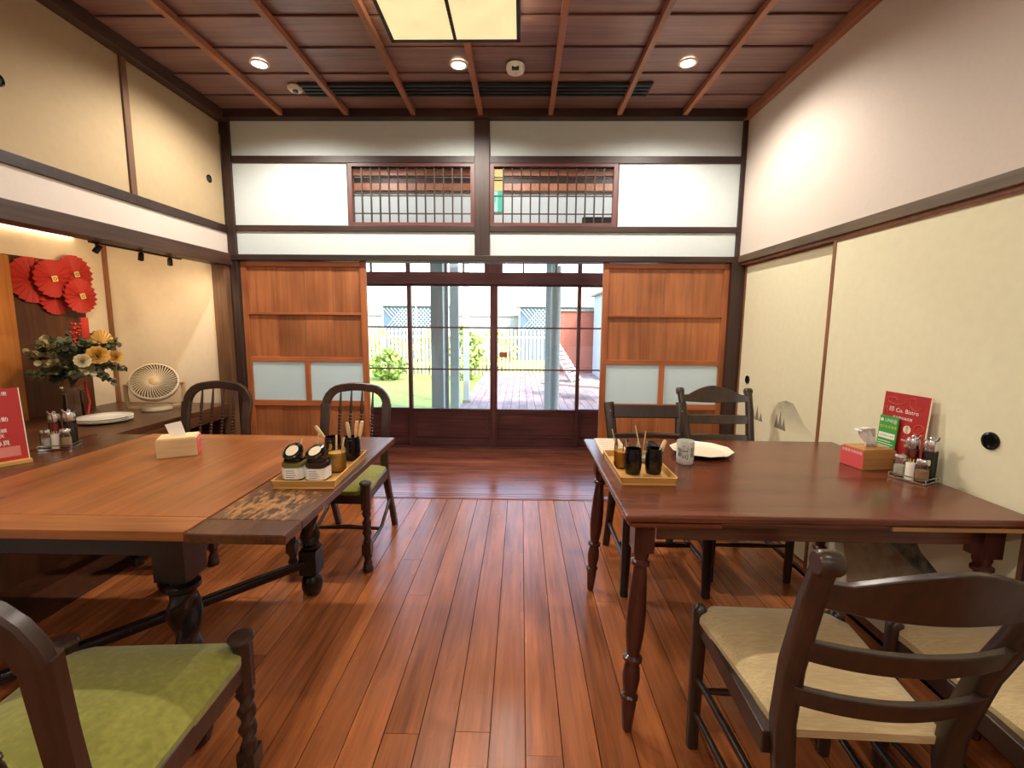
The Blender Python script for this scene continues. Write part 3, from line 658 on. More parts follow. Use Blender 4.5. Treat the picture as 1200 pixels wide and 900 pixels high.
# ------------------------------------------------------------------ ladder-back chairs
def ladder_chair(loc, rz, label, group, low=(.826,.950,.686,.744,.562,.616)):
    t = thing('ladder_back_chair', label, 'chair', loc, rz, group)
    for sx in (-1, 1):
        MB().bar([(sx*.205,.215,0),(sx*.205,.215,.25),(sx*.205,.215,.44),(sx*.205,.215,.475),(sx*.205,.208,.49)], [.032,.036,.04,.04,.02], [.032,.036,.04,.04,.02], up=(0,1,0)).build('front_leg', M_chair, t, 50)
        pts = [(sx*.175,-.31,0),(sx*.172,-.26,.2),(sx*.172,-.215,.42),(sx*.178,-.215,.5),(sx*.19,-.25,.66),(sx*.205,-.315,.84),(sx*.212,-.355,.935)]
        ps = MB().bar(pts, [.034,.036,.042,.044,.042,.038,.036], [.034,.036,.044,.046,.044,.04,.034], up=(0,1,0)).build('rear_post', M_chair, t, 50)
        MB().lathe([(.0,-.021),(.019,-.021),(.023,-.015),(.023,.015),(.019,.021),(.0,.021)], 20, (sx*.2135,-.364,.942), Matrix.Rotation(PI/2, 3, 'Y')).build('scroll_top', M_chair, ps, 40)
        for z in (.13, .25): MB().tube([(sx*.205,.21,z),(sx*.188,-.02,z+.004),(sx*.174,-.25,z+.008)], [.009,.012,.009], 8).build('side_stretcher', M_chair, t, 60)
        B('side_rail', M_chair, t, sx*.198-.012, sx*.198+.012, -.20, .2, .40, .455, bevel=.003)
    B('front_rail', M_chair, t, -.19, .19, .205, .228, .40, .455, bevel=.003)
    MB().tube([(-.2,.21,.2),(0,.21,.2),(.2,.21,.2)], [.009,.013,.009], 8).build('front_stretcher', M_chair, t, 60)
    MB().tube([(-.172,-.25,.2),(0,-.25,.2),(.172,-.25,.2)], [.009,.012,.009], 8).build('back_stretcher', M_chair, t, 60)
    seat_cushion(.45, .35, -.205, .245, .45, .483, .016, .055, M_beige, t)
    def slat(name, z0f, z1f, y, x, thick=.018, bow=.035):
        n = 20; g = MB(); vs = []; fs = []
        for k in range(n+1):
            u = -1+2*k/n; b = bow*(1-u*u); X = x*u; zb, zt = z0f(u), z1f(u)
            yb = y+.0; rk = -.38
            for yy, zz in ((yb-b-thick/2+rk*(zb-z0f(0)), zb), (yb-b+thick/2+rk*(zb-z0f(0)), zb), (yb-b+thick/2+rk*(zt-z0f(0)), zt), (yb-b-thick/2+rk*(zt-z0f(0)), zt)):
                vs.append((X, yy, zz))
        for k in range(n):
            for q in range(4): a = k*4+q; c = k*4+(q+1) % 4; fs.append((a, c, c+4, a+4))
        fs += [(3,2,1,0), tuple(n*4+q for q in range(4))]
        g.add(vs, fs).build(name, M_chair, t, 40, bevel=.003)
    slat('crest_rail', lambda u: low[0]+.012*u*u, lambda u: low[1]-.052*min(1, abs(u)*1.25)**1.6, -.315, .205)
    slat('back_slat', lambda u: low[2]+.008*u*u, lambda u: low[3]+.004*u*u, -.268, .198)
    slat('back_slat', lambda u: low[4]+.006*u*u, lambda u: low[5]+.004*u*u, -.235, .19)
    return t
G2 = 'ladder-back chairs with beige seats'
c1 = ladder_chair((.765, 1.125, 0), math.radians(-2), 'ladder-back chair with beige seat in the right foreground, its curved back towards the viewer', G2)
dup(c1, (1.31, 1.06, 0), math.radians(-4), 'beige-seated ladder-back chair in the bottom right corner, mostly cut by the frame', G2)
ladder_chair((1.225, 2.55, 0), PI, 'ladder-back chair with arched top rail behind the right table, next to the painted panel', G2, (.872,.975,.745,.798,.635,.682))

# plank-post chair
def post_chair(loc, rz, label):
    t = thing('rail_back_chair', label, 'chair', loc, rz)
    for sx in (-1, 1):
        MB().bar([(sx*.205,.22,0),(sx*.2,.215,.25),(sx*.195,.21,.44)], [.036,.044,.052], [.036,.044,.052], up=(0,1,0)).build('front_leg', M_legblack, t, 50)
        ps = MB().bar([(sx*.195,-.33,0),(sx*.19,-.26,.22),(sx*.185,-.2,.44),(sx*.19,-.215,.62),(sx*.203,-.27,.80),(sx*.213,-.30,.90)], [.04,.044,.05,.054,.058,.06], [.03,.03,.034,.03,.028,.024], up=(0,1,0)).build('rear_post', M_chair, t, 50)
        MB().lathe([(.0,.0),(.006,.0),(.005,.004),(.0,.005)], 12, (sx*.208,-.268,.855), Matrix.Rotation(-PI/2, 3, 'X')).build('bolt', M_chrome, ps, 40)
        B('side_rail', M_legblack, t, sx*.19-.012, sx*.19+.012, -.19, .2, .40, .46, bevel=.003)
        MB().bar([(sx*.2,.215,.17),(sx*.19,-.27,.17)], .02, .022).build('side_stretcher', M_chair, t, 50)
    B('front_rail', M_legblack, t, -.17, .17, .2, .22, .40, .46, bevel=.003)
    B('cross_stretcher', M_legblack, t, -.19, .19, .0, .022, .16, .185, bevel=.003)
    seat_cushion(.43, .37, -.19, .24, .455, .48, .012, .04, M_beige, t)
    MB().obox((0,-.268,.852), (.37,.022,.075), Matrix.Rotation(.3, 3, 'X')).build('top_rail', M_chair, t, bevel=.004)
    pts = [(-.19+.38*k/10, -.228-.02*(1-(k/5-1)**2), .715) for k in range(11)]
    MB().bar(pts, .018, .03).build('middle_rail', M_chair, t, 50)
    return t
post_chair((.735, 2.40, 0), PI, 'straight-railed chair with bolted post backs at the left corner of the right table, far side')

# ------------------------------------------------------------------ left draw-leaf table
LX, LY, LT = -1.400, 1.732, .78
lt = thing('draw_leaf_table', 'orange-brown draw-leaf table with black twisted legs and a worn dark leaf, left side', 'table', (LX, LY, 0))
hw, hd = .482, .55
B('tabletop', M_tabor, lt, -hw, hw, -hd+.1, hd-.1, .752, LT, bevel=.002)
M_taborx = wood('orange_table_end_wood', srgb(126,72,32), srgb(174,106,52), 'x', rough=.3, vary=.02)
B('end_board', M_taborx, lt, -hw, hw, -hd, -hd+.099, .752, LT, bevel=.002); B('end_board', M_taborx, lt, -hw, hw, hd-.099, hd, .752, LT, bevel=.002)
B('leaf', M_worn, lt, hw+.003, .765, -hd+.095, hd-.005, .749, .777, bevel=.003, label='dark drawn-out leaf with a scuffed bare patch')
B('leaf_end', M_tabdk, lt, hw+.003, .765, -hd-.005, -hd+.094, .749, .777, bevel=.003)
B('leaf', M_tabdk, lt, -.79, -hw-.003, -hd-.005, hd-.005, .749, .777, bevel=.003, label='dark glossy leaf against the counter')
for sx in (-1, 1):
    B('apron', M_legblack, lt, sx*.375-.012, sx*.375+.012, -.42, .42, .65, .75, bevel=.002)
    B('apron', M_legblack, lt, -.36, .36, sx*.43-.012, sx*.43+.012, .65, .75, bevel=.002)
    for yy in (-.2, .2): B('leaf_slide', M_legblack, lt, .39 if sx > 0 else -.72, .70 if sx > 0 else -.39, yy-.02, yy+.02, .715, .748)
for sx in (-1, 1):
    for sy in (-1, 1):
        cx, cy = sx*.365, sy*.42; g = MB()
        g.lathe([(.028,0),(.042,.012),(.05,.04),(.05,.075),(.04,.10),(.028,.112)], 20, (cx, cy, 0))
        g.box(cx-.042, cx+.042, cy-.042, cy+.042, .115, .24)
        g.lathe([(.03,.24),(.048,.25),(.048,.262),(.034,.272)], 20, (cx, cy, 0))
        g.twist(.27, .53, .038, .011, 1.7, c=(cx, cy), m=60, n=20)
        g.lathe([(.034,.53),(.05,.54),(.05,.555),(.036,.565),(.036,.58)], 20, (cx, cy, 0))
        g.box(cx-.048, cx+.048, cy-.048, cy+.048, .58, .75)
        g.build('leg', M_legblack, lt, 40)
        prof = [(0,0),(0,.09),(.10,.09),(.10,.075),(.07,.07),(.055,.05),(.03,.04),(.02,0)]
        MB().prism([(a, b) for a, b in prof], -.01, .01, lambda x_, y_, z_, cx=cx, cy=cy, sy=sy: (cx+z_, cy-sy*(.05+x_), .56+y_)).build('bracket', M_legblack, lt)
for sgn in (-1, 1):
    MB().bar([(-.36,-.415*sgn,.17),(0,0,.17),(.36,.415*sgn,.17)], .035, .04).build('cross_stretcher', M_legblack, lt, 50)

# ------------------------------------------------------------------ right table
rt_ = thing('dining_table', 'dark red-brown polished dining table with slender turned legs, right side', 'table', (.945, 1.815, 0))
hx, hy = .622, .475
B('tabletop', M_tabrd, rt_, -hx, hx, -hy, hy, .757, .78, bevel=.007)
B('under_leaf', M_tabrd, rt_, -hx+.012, hx-.012, -hy+.01, hy-.01, .741, .755, bevel=.004, label='lower pull-out leaf edge under the top')
M_edge = wood('pale_edge_strip_wood', srgb(150,104,60), srgb(190,140,88), 'x', rough=.5, vary=.02)
B('edge_strip', M_edge, rt_, .18, hx-.004, -hy+.002, -hy+.012, .742, .754, label='bare pale wood strip'); B('edge_strip', M_tabrd, rt_, -hx+.02, -.33, -hy+.002, -hy+.012, .742, .754)
B('apron', M_tabrd, rt_, -.50, .50, -.392, -.374, .665, .741, bevel=.002); B('apron', M_tabrd, rt_, -.50, .50, .374, .392, .665, .741, bevel=.002)
B('apron', M_tabrd, rt_, -.562, -.544, -.34, .34, .665, .741, bevel=.002); B('apron', M_tabrd, rt_, .544, .562, -.34, .34, .665, .741, bevel=.002)
prof = [(.013,0),(.017,.01),(.021,.06),(.024,.10),(.021,.112),(.028,.118),(.028,.126),(.021,.132),(.024,.15),(.029,.19),(.026,.225),(.02,.245),(.031,.252),(.031,.262),(.02,.27),(.024,.29),(.031,.36),(.031,.42),(.027,.50),(.022,.56),(.02,.575),(.03,.582),(.03,.592),(.021,.598),(.026,.615),(.026,.63)]
for sx in (-1, 1):
    for sy in (-1, 1):
        tx, ty = sx*.545, sy*.385; d = Vector((tx, ty, .63))-Vector((sx*.575, sy*.415, 0)); R = Vector((0,0,1)).rotation_difference(d.normalized()).to_matrix()
        g = MB(); g.lathe(prof, 20, (sx*.575, sy*.415, 0), R); g.box(tx-.032, tx+.032, ty-.032, ty+.032, .628, .741)
        g.build('leg', M_tableg, rt_, 35)

# ------------------------------------------------------------------ table-top things
def tray(name, label, loc, rz, w_, d):
    t = thing(name, label, 'tray', loc, rz)
    B('base', M_bamboo, t, -w_/2+.006, w_/2-.006, -d/2+.006, d/2-.006, 0, .007)
    a, b = w_/2, d/2; o = .008; h = .03
    def wall(p0, p1, q0, q1):
        th = .006; n = Vector((-(p1[1]-p0[1]), p1[0]-p0[0], 0)).normalized()*th
        b4 = [Vector((*p0,0)), Vector((*p1,0)), Vector((*p1,0))+n, Vector((*p0,0))+n]; t4 = [Vector((*q0,h)), Vector((*q1,h)), Vector((*q1,h))+n, Vector((*q0,h))+n]
        MB().hexa(b4, t4).build('side', M_bamboo, t, bevel=.001)
    A = [(-a+o,-b+o),(a-o,-b+o),(a-o,b-o),(-a+o,b-o)]; Q = [(-a,-b),(a,-b),(a,b),(-a,b)]
    for i in range(4): wall(A[i], A[(i+1) % 4], Q[i], Q[(i+1) % 4])
    return t
tray('bamboo_tray', 'bamboo tray of jars and black cups on the left table', (-.76, 1.725, .7775), math.radians(2.5), .222, .40)
tray('bamboo_tray', 'bamboo tray of jars and black cups on the right table', (.466, 1.785, .7805), 0, .206, .365)
M_jar = glass('jar_glass', (.93,.95,.94,1), .03, .05)
M_matcha = plain('matcha_paste', srgb(150,150,62), .6); M_bean = plain('dark_jam', srgb(48,22,26), .3); M_honey = plain('honey_jam', srgb(208,160,66), .35, noise=.1, nscale=80); M_marm = plain('marmalade', srgb(206,140,30), .35, noise=.15, nscale=60)
M_paste = plain('pale_paste', srgb(206,204,180), .5)
M_label = plain('jar_label_paper', srgb(228,228,226), .7); M_lidsticker = plain('lid_sticker', srgb(236,222,186), .6)
def sq_jar(label, loc, rz, fillm, lidaim, lid=True, s=.036):
    t = thing('square_jar', label, 'jar', loc, rz)
    def octo(r): c = r*.5; return [(r,-r+c*.7),(r,r-c*.7),(r-c*.7,r),(-r+c*.7,r),(-r,r-c*.7),(-r,-r+c*.7),(-r+c*.7,-r),(r-c*.7,-r)]
    MB().prism(octo(s), .0, .066).prism(octo(s*.86), .066, .074).lathe([(s*.78,.074),(s*.78,.09)], 16).build('glass_body', M_jar, t, 30)
    MB().prism(octo(s*.92), .003, .06).build('filling', fillm, t)
    MB().prism(octo(s+.0008), .006, .046).build('paper_label', M_label, t)
    for i, z in enumerate((.036,.028,.02,.012)): B('label_line', M_ink, t, -s*.5, s*(.3+.1*(i % 3)), -s-.0014, -s-.0008, z, z+.0016)
    if lid:
        R = Matrix.Rotation(math.radians(lidaim[0]), 3, 'X')@Matrix.Rotation(math.radians(lidaim[1]), 3, 'Y'); c = Vector((lidaim[2], lidaim[3], .098))
        l = MB().lathe([(.0,-.006),(.036,-.006),(.0375,-.003),(.0375,.006),(.035,.008),(.0,.008)], 28, c, R).build('lid', M_gblack, t, 40)
        MB().lathe([(.0,.0085),(.023,.0085),(.023,.0088),(.0,.0088)], 24, c, R).build('lid_sticker', M_lidsticker, l)
    return t
sq_jar('square jar of green paste with propped lid on the left tray', (-.822, 1.622, .7860), .05, M_matcha, (38, -8, -.004, -.002))
sq_jar('square jar of dark jam with tilted lid at the front right of the left tray', (-.734, 1.618, .7860), -.05, M_bean, (32, -10, -.006, -.002))
def round_jar(label, loc, fillm, h=.085, r=.032, fill=.7):
    t = thing('glass_jar', label, 'jar', loc)
    MB().lathe([(r*.92,0),(r,.006),(r,h*.78),(r*.86,h*.88),(r*.88,h)], 24, cap=False).lathe([(0,.001),(r*.92,.001)],24, cap=False).build('glass_body', M_jar, t, 40)
    MB().lathe([(0,.003),(r*.9,.004),(r*.93,.008),(r*.93,h*fill),(0,h*fill+.002)], 24, cap=False).build('filling', fillm, t, 40)
    return t
def stick(label, p0, p1, r=.0025, mat=M_pale, cat='stirrer', name='wooden_stirrer', g=None):
    return tag(MB().tube([p0, p1], r, 8).build(name, mat, None, 60), label, cat, g)
round_jar('round glass jar of pale yellow jam on the left tray', (-.702, 1.712, .7860), M_honey, .105, .034)
def cup(label, loc, r=.031, h=.098):
    t = thing('black_cup', label, 'cup', loc)
    MB().lathe([(0,0),(r*.86,0),(r*.97,.012),(r*1.05,h*.4),(r,h*.78),(r*.95,h),(r*.88,h),(r*.92,h*.7),(r*.9,.012),(0,.01)], 26, cap=False).build('body', M_gblack, t, 50)
    MB().lathe([(r*.985,h*.86),(r*1.01,h*.875),(r*.98,h*.89)], 26, cap=False).build('raised_ring', M_gblack, t, 50)
    return t
cup('black glazed cup of wooden-handled knives at the back right of the left tray', (-.700, 1.862, .7860), .033)
cup('black glazed cup at the back left of the left tray', (-.775, 1.855, .7860), .033)
cup('black glazed cup at the front left of the right tray', (.434, 1.722, .788), .031)
cup('black glazed cup holding a spoon at the front right of the right tray', (.514, 1.728, .788), .031)
def spoon(label, base, top):
    t = thing('spread_knife', label, 'knife', base)
    d = Vector(top)-Vector(base); L_ = d.length; R = Vector((0,0,1)).rotation_difference(d.normalized()).to_matrix()
    MB().lathe([(.0035,0),(.0035,L_*.5)], 8, (0,0,0), R).build('blade', M_chrome, t, 40)
    MB().lathe([(.004,L_*.5),(.0075,L_*.62),(.0085,L_*.9),(.006,L_*.99),(0,L_)], 12, (0,0,0), R, cap=False).build('handle', M_pale, t, 50)
spoon('knife with upright wooden handle, left one standing in the back cup', (-.695,1.858,.80), (-.716,1.858,.945))
spoon('knife with wooden handle, middle one in the back cup of the left tray', (-.69,1.862,.80), (-.675,1.862,.95))
spoon('knife with wooden handle leaning furthest right in the back cup', (-.684,1.866,.80), (-.656,1.87,.948))
spoon('knife with wooden handle leaning left over the left tray', (-.760,1.855,.80), (-.845,1.85,.93))
spoon('knife with pink-brown wooden handle in the front right cup of the right tray', (.512,1.728,.80), (.560,1.742,.915))
stick('pale stirring stick in the green paste jar', (-.828,1.615,.80), (-.806,1.655,.925)); stick('pale stirring stick standing behind the green jar lid', (-.79,1.70,.787), (-.768,1.71,.93), .003)
stick('pale stick in the pale yellow jar', (-.695,1.70,.80), (-.668,1.705,.92)); stick('flat stick standing in front of the back left cup', (-.745,1.81,.787), (-.742,1.81,.90), .004)
round_jar('glass jar of orange marmalade at the left of the right tray', (.410, 1.80, .788), M_marm, .095, .033)
round_jar('glass jar with pale paste behind the marmalade on the right tray', (.425, 1.885, .788), M_paste, .09, .03, .5)
round_jar('open clear glass jar at the back right of the right tray', (.512, 1.885, .788), M_paste, .085, .032, .25)
stick('thin stick leaning left from the marmalade jar', (.402,1.805,.80), (.372,1.83,.935)); stick('short dark stick in the marmalade jar', (.408,1.79,.80), (.41,1.785,.895), .002, M_tableg)
stick('thin stick leaning left in the clear jar', (.512,1.885,.80), (.482,1.90,.935)); stick('thin stick leaning right in the clear jar', (.512,1.885,.80), (.524,1.89,.915))
ldl = tag(MB().lathe([(0,-.004),(.034,-.004),(.036,.0),(.036,.006),(0,.007)], 26, (0,0,0), Matrix.Rotation(math.radians(24), 3, 'Y')@Matrix.Rotation(.35, 3, 'X')).build('jar_lid', M_gblack, None, 40, loc=(.556,1.84,.858)), 'loose black jar lid propped on the right tray between cup and plate', 'lid')
# tea cup with characters
tc_ = thing('tea_cup', 'white japanese tea cup printed with dark blue characters', 'cup', (.690, 1.885, .7805))
r = .035
MB().lathe([(0,.004),(r*.8,.0),(r*.96,.006),(r,.03),(r,.09),(r*.98,.098),(r*.93,.098),(r*.93,.02),(0,.016)], 30, cap=False).build('body', plain('pale_glaze', srgb(214,216,206), .25), tc_, 50)
def face(yawdeg, z, rr, x=0):   # matrix placing flat print on a side that faces yawdeg (0 = -y)
    return Matrix.Rotation(math.radians(yawdeg), 4, 'Z')@Matrix.Translation((x, -rr, z))@Matrix.Rotation(PI/2, 4, 'X')
for yw, b_, sz in ((-20,'壽\n司',.03),(28,'茶\n魚',.022),(-58,'鮨\n鯛',.02),(80,'鮨\n鯛',.02),(150,'壽\n司',.03)):
    text(b_, sz, M_ink, tc_, face(yw, .052, r+.0006), bend=r)
# white plate with dark foot
pl = thing('serving_plate', 'cream ten-sided plate with dark underside behind the tea cup', 'plate', (.815, 2.035, .7805))
n = 10
def deca(r, z, rot=.2): return [(r*math.cos(2*PI*k/n+rot), r*math.sin(2*PI*k/n+rot), z) for k in range(n)]
rings = [deca(.10,.012), deca(.125,.020), deca(.134,.0245), deca(.136,.023)]
vs = [p for q in rings for p in q]; fs = [tuple(range(n))]+[(i*n+k, i*n+(k+1) % n, (i+1)*n+(k+1) % n, (i+1)*n+k) for i in range(3) for k in range(n)]
MB().add(vs, fs).build('upper_face', M_rim, pl)
rings = [deca(.136,.023), deca(.12,.012), deca(.085,.0), deca(.08,.0)]
vs = [p for q in rings for p in q]; fs = [(i*n+k, i*n+(k+1) % n, (i+1)*n+(k+1) % n, (i+1)*n+k) for i in range(3) for k in range(n)]+[tuple(range(3*n, 4*n))]
MB().add(vs, fs).build('dark_underside', M_gblack, pl)
cb = thing('order_pad', 'stack of pale order slips at the back left corner of the right table', 'paper', (.425, 2.14, .7805), -.03)
for i in range(4): B('sheet', plain('slip_paper', srgb(226,204,176), .8), cb, -.055+.001*i, .07-.002*i, -.14, .145-.003*i, .0015*i, .0015*i+.0012)
for i in range(9): B('printed_line', plain('brown_ink', srgb(150,110,90), .8), cb, -.04, .05, -.11+i*.027, -.108+i*.027, .0060, .0063)
# tissue boxes
def tissue_box(label, loc, rz, kind):
    t = thing('tissue_box', label, 'tissue box', loc, rz); a, b, h = .0725, .055, .082
    B('box', M_pale if kind == 'l' else wood('tan_box_wood', srgb(168,120,62), srgb(202,150,86), 'x', rough=.5, vary=.03), t, -a, a, -b, b, 0, h-.006, bevel=.001)
    B('lid', M_pale if kind == 'l' else MATS['tan_box_wood'], t, -a+.004, a-.004, -b+.004, b-.004, h-.006, h, bevel=.001)
    sx = 1 if kind == 'l' else -1
    B('coral_label', M_pink, t, sx*a, sx*(a+.0012), -b, b, .002, h-.004, label='coral red label with white writing') if sx > 0 else B('coral_label', M_pink, t, -a-.0012, -a, -b, b, .002, h-.004, label='coral red label with white writing')
    M4 = Matrix.Translation((sx*(a+.0018), 0, h-.017))@Matrix.Rotation(sx*PI/2, 4, 'Z')@Matrix.Rotation(PI/2, 4, 'X')
    text('追蹤官方粉絲頁', .014, M_white_ink, t, M4)
    g = MB()
    if kind == 'l':
        pts = [(-.028,-.002,h-.004),(.028,.002,h-.004),(.012,.004,h+.062),(-.044,-.004,h+.052)]
        g.add(pts+[(p[0],p[1]+.0015,p[2]) for p in pts], [(0,1,2,3),(7,6,5,4),(0,4,5,1),(1,5,6,2),(2,6,7,3),(3,7,4,0)])
    else:
        n_ = 13; rows = [(.03,h-.004,.01),(.024,h+.02,.006),(.04,h+.045,-.004),(.036,h+.075,-.02),(.018,h+.072,-.05)]
        for rr, z, sx_ in rows:
            for k_ in range(n_):
                u = -1+2*k_/(n_-1); g.v.append((u*rr+sx_, .010*math.sin(u*7+z*60), z+.006*math.cos(u*5)))
        for i in range(len(rows)-1):
            for k_ in range(n_-1): a_ = i*n_+k_; g.f.append((a_, a_+1, a_+n_+1, a_+n_))
    o = g.build('tissue', M_paper, t, 60)
    if kind == 'r': md = o.modifiers.new('thick', 'SOLIDIFY'); md.thickness = .0012
    return t
tissue_box('pale wooden tissue box on the left table', (-1.478, 1.925, .7805), math.radians(28), 'l')
tissue_box('tan wooden tissue box with coral label facing left, on the right table', (1.440, 1.885, .7805), math.radians(8), 'r')

# red card stands
def card_stand(name, label, loc, rz, green):
    t = thing(name, label, 'sign', loc, rz); R = Matrix.Rotation(math.radians(-3 if green else -9), 4, 'X')
    def card(nm, x0, x1, z0, z1, y0, y1, mat):
        g = MB().box(x0,x1,y0,y1,z0,z1); g.v = [tuple(R@Vector(p)) for p in g.v]; return g.build(nm, mat, t)
    B('wooden_base', M_bamboo, t, -.105, .105, -.018 if green else -.03, .012 if green else .02, 0, .014, bevel=.001)
    card('red_card', -.1, .1, .012, .305, -.002, .002, M_red)
    card('pale_edge', .1, .103, .012, .305, -.002, .002, M_rim); card('pale_edge', -.103, -.1, .012, .305, -.002, .002, M_rim)
    FM = lambda x_, z_, off=.0030: R@Matrix.Translation((x_, -off, z_))@Matrix.Rotation(PI/2, 4, 'X')
    if green:
        text('印 Co. Bistro', .024, M_white_ink, t, FM(-.005, .235)); text('官方網站資訊頁', .0125, M_white_ink, t, FM(-.005, .205))
        def curve(pts):
            g = MB(); g.tube([R@Vector((a, -.0028, b)) for a, b in pts], .0014, 5, up=(0,1,0)); g.build('line_drawing', M_faint, t)
        curve([(-.07+.03*math.cos(q)+.006*q, .272+.014*math.sin(q)) for q in [i*.5 for i in range(14)]])
        curve([(.03+.02*math.cos(q)-.004*q+.02, .262-.02*math.sin(q)+.002*q) for q in [i*.5 for i in range(14)]])
        curve([(.07+.022*math.cos(q), .175+.02*math.sin(q*1.1)) for q in [i*.5 for i in range(14)]])
        curve([(-.085+.008*math.cos(q), .215+.03*math.sin(q)) for q in [i*.5 for i in range(13)]])
        g = MB().lathe([(0,.0),(.0165,.0),(.0165,.0006),(0,.0006)], 28, (0,0,0), Matrix.Rotation(PI/2, 3, 'X')); g.v = [tuple(R@(Vector(p)+Vector((.022,-.0024,.165)))) for p in g.v]; g.build('round_seal', M_rim, t)
        text('食\n在', .015, M_red, t, FM(.022, .163, .0036))
        text('掃描填寫問卷', .009, M_white_ink, t, FM(.03, .12)); text('謝謝', .009, M_white_ink, t, FM(.03, .1))
        card('green_card', -.094, -.008, .052, .205, -.014, -.010, M_green)
        card('white_box', -.09, -.014, .112, .135, -.0146, -.014, M_white_ink)
        text('LINE@', .0185, M_white_ink, t, FM(-.040, .187, .0152)); text('加好友享優惠', .0135, M_yink, t, FM(-.05, .160, .0152))
        g = MB().lathe([(0,.0),(.007,.0),(.007,.0006),(0,.0006)], 20, (0,0,0), Matrix.Rotation(PI/2, 3, 'X')); g.v = [tuple(R@(Vector(p)+Vector((-.083,-.0142,.187)))) for p in g.v]; g.build('round_badge', M_rim, t)
        text('立即掃描加入會員', .0085, M_green, t, FM(-.052, .123, .0156))
        for i in range(4): card('printed_line', -.088, -.03+.012*(i % 2), .098-.010*i, .1005-.010*i, -.0148, -.0142, M_white_ink)
        card('coral_strip', -.1, .1, .016, .05, -.016, -.012, M_pink); text('追蹤官方粉絲專頁', .017, M_white_ink, t, FM(-.018, .034, .0172))
    else:
        for z_, s_, b_ in ((.283,.017,'官方粉絲專頁優惠'),(.262,.011,'掃描加入會員好友'),(.238,.010,'立即享有優惠'),(.205,.018,'歡迎光臨'),(.18,.020,'內用優惠活動'),(.135,.017,'本店消費滿額'),(.115,.017,'享折扣一次'),(.085,.022,'追蹤粉絲頁')):
            text(b_, s_, M_white_ink, t, FM(0, z_))
        card('pale_panel', -.02, .08, .03, .07, -.003, -.002, plain('dusty_pink_print', srgb(206,120,108), .5))
    return t
card_stand('card_stand', 'red card stand with small green card leaning by the right wall', (1.538, 1.857, .7805), math.radians(-85), True)
card_stand('card_stand', 'red card stand with white writing at the left edge of the photo', (-2.07, 1.72, .7775), math.radians(58), False)

# condiment sets
M_soy = plain('soy_sauce', srgb(22,12,8), .1); M_chili = plain('chili_oil', srgb(140,36,20), .2); M_salt = plain('salt', srgb(226,216,200), .8); M_pepper = plain('pepper', srgb(190,150,110), .8)
def shaker(t_name, label, loc, fillm, h=.085, r=.021, cover='shaker'):
    t = thing(t_name, label, 'shaker' if cover == 'shaker' else 'bottle', loc)
    MB().lathe([(0,0),(r,0),(r,h*.72),(r*.8,h*.8)], 20, cap=False).build('glass_body', M_jar, t, 40)
    MB().lathe([(0,.003),(r*.9,.003),(r*.9,h*(.5 if cover == 'shaker' else .7)),(0,h*(.5 if cover == 'shaker' else .7))], 20, cap=False).build('filling', fillm, t, 40)
    MB().lathe([(r*.92,h*.74),(r*.98,h*.76),(r*.98,h*.93),(r*.8,h),(0,h*1.01)], 20, cap=False).build('chrome_cap', M_chrome, t, 40)
    if cover == 'cruet':
        MB().tube([(0,-r*.3,h*.99),(0,-r*1.1,h*1.03),(0,-r*1.35,h*1.12)], [.006,.005,.003], 8).build('spout', M_chrome, t, 50)
        MB().lathe([(.006,h),(.008,h*1.05),(0,h*1.1)], 10, cap=False).build('knob', M_chrome, t, 50)
    return t
def set_rack(label, loc, rz):
    t = thing('condiment_rack', label, 'rack', loc, rz)
    MB().prism([(-.055,-.05),(.055,-.05),(.06,-.045),(.06,.045),(.055,.05),(-.055,.05),(-.06,.045),(-.06,-.045)], 0, .008).build('tray', M_chrome, t, bevel=.002)
    g = MB(); 
    MB().tube([(-.058,-.046,.02),(.058,-.046,.02),(.058,.046,.02),(-.058,.046,.02),(-.058,-.046,.02)], .002, 6).build('wire_rail', M_chrome, t, 60)
    for a in ((-.058,-.046),(.058,-.046),(.058,.046),(-.058,.046)): MB().tube([(a[0],a[1],.006),(a[0],a[1],.02)], .002, 6).build('wire_post', M_chrome, t, 60)
    return t
def cset(base, rz, side):
    bx, by, bz = base; R = Matrix.Rotation(rz, 3, 'Z'); P_ = lambda x_, y_: tuple(Vector((bx, by, bz+.008))+R@Vector((x_, y_, 0)))
    set_rack('chrome condiment rack on the %s table' % side, (bx, by, bz), rz)
    shaker('salt_shaker', 'glass salt shaker with chrome cap, left one in the rack on the %s table' % side, P_(-.035,-.02), M_salt)
    shaker('pepper_shaker', 'glass pepper shaker with chrome cap, right one in the rack on the %s table' % side, P_(.035,-.024), M_pepper)
    shaker('soy_bottle', 'glass cruet of dark soy sauce with chrome top in the rack on the %s table' % side, P_(.033,.026), M_soy, .15, .023, 'cruet')
    shaker('chili_bottle', 'glass cruet of reddish oil with chrome top in the rack on the %s table' % side, P_(-.022,.026), M_chili, .145, .022, 'cruet')
    tp = thing('toothpick_holder', 'small white pot between the two shakers on the %s table' % side, 'pot', P_(0,-.028))
    MB().lathe([(0,0),(.015,0),(.015,.06),(.0135,.062),(.013,.05),(0,.05)], 18, cap=False).build('pot', M_plate, tp, 40)
    for i in range(5):
        a = i*1.3; MB().tube([(.004*math.cos(a), .004*math.sin(a), .045), (.009*math.cos(a), .009*math.sin(a), .075)], .001, 5).build('toothpick', M_pale, tp)
cset((1.488, 1.715, .7805), math.radians(-63), 'right')
cset((-2.09, 2.005, .7775), math.radians(20), 'left')
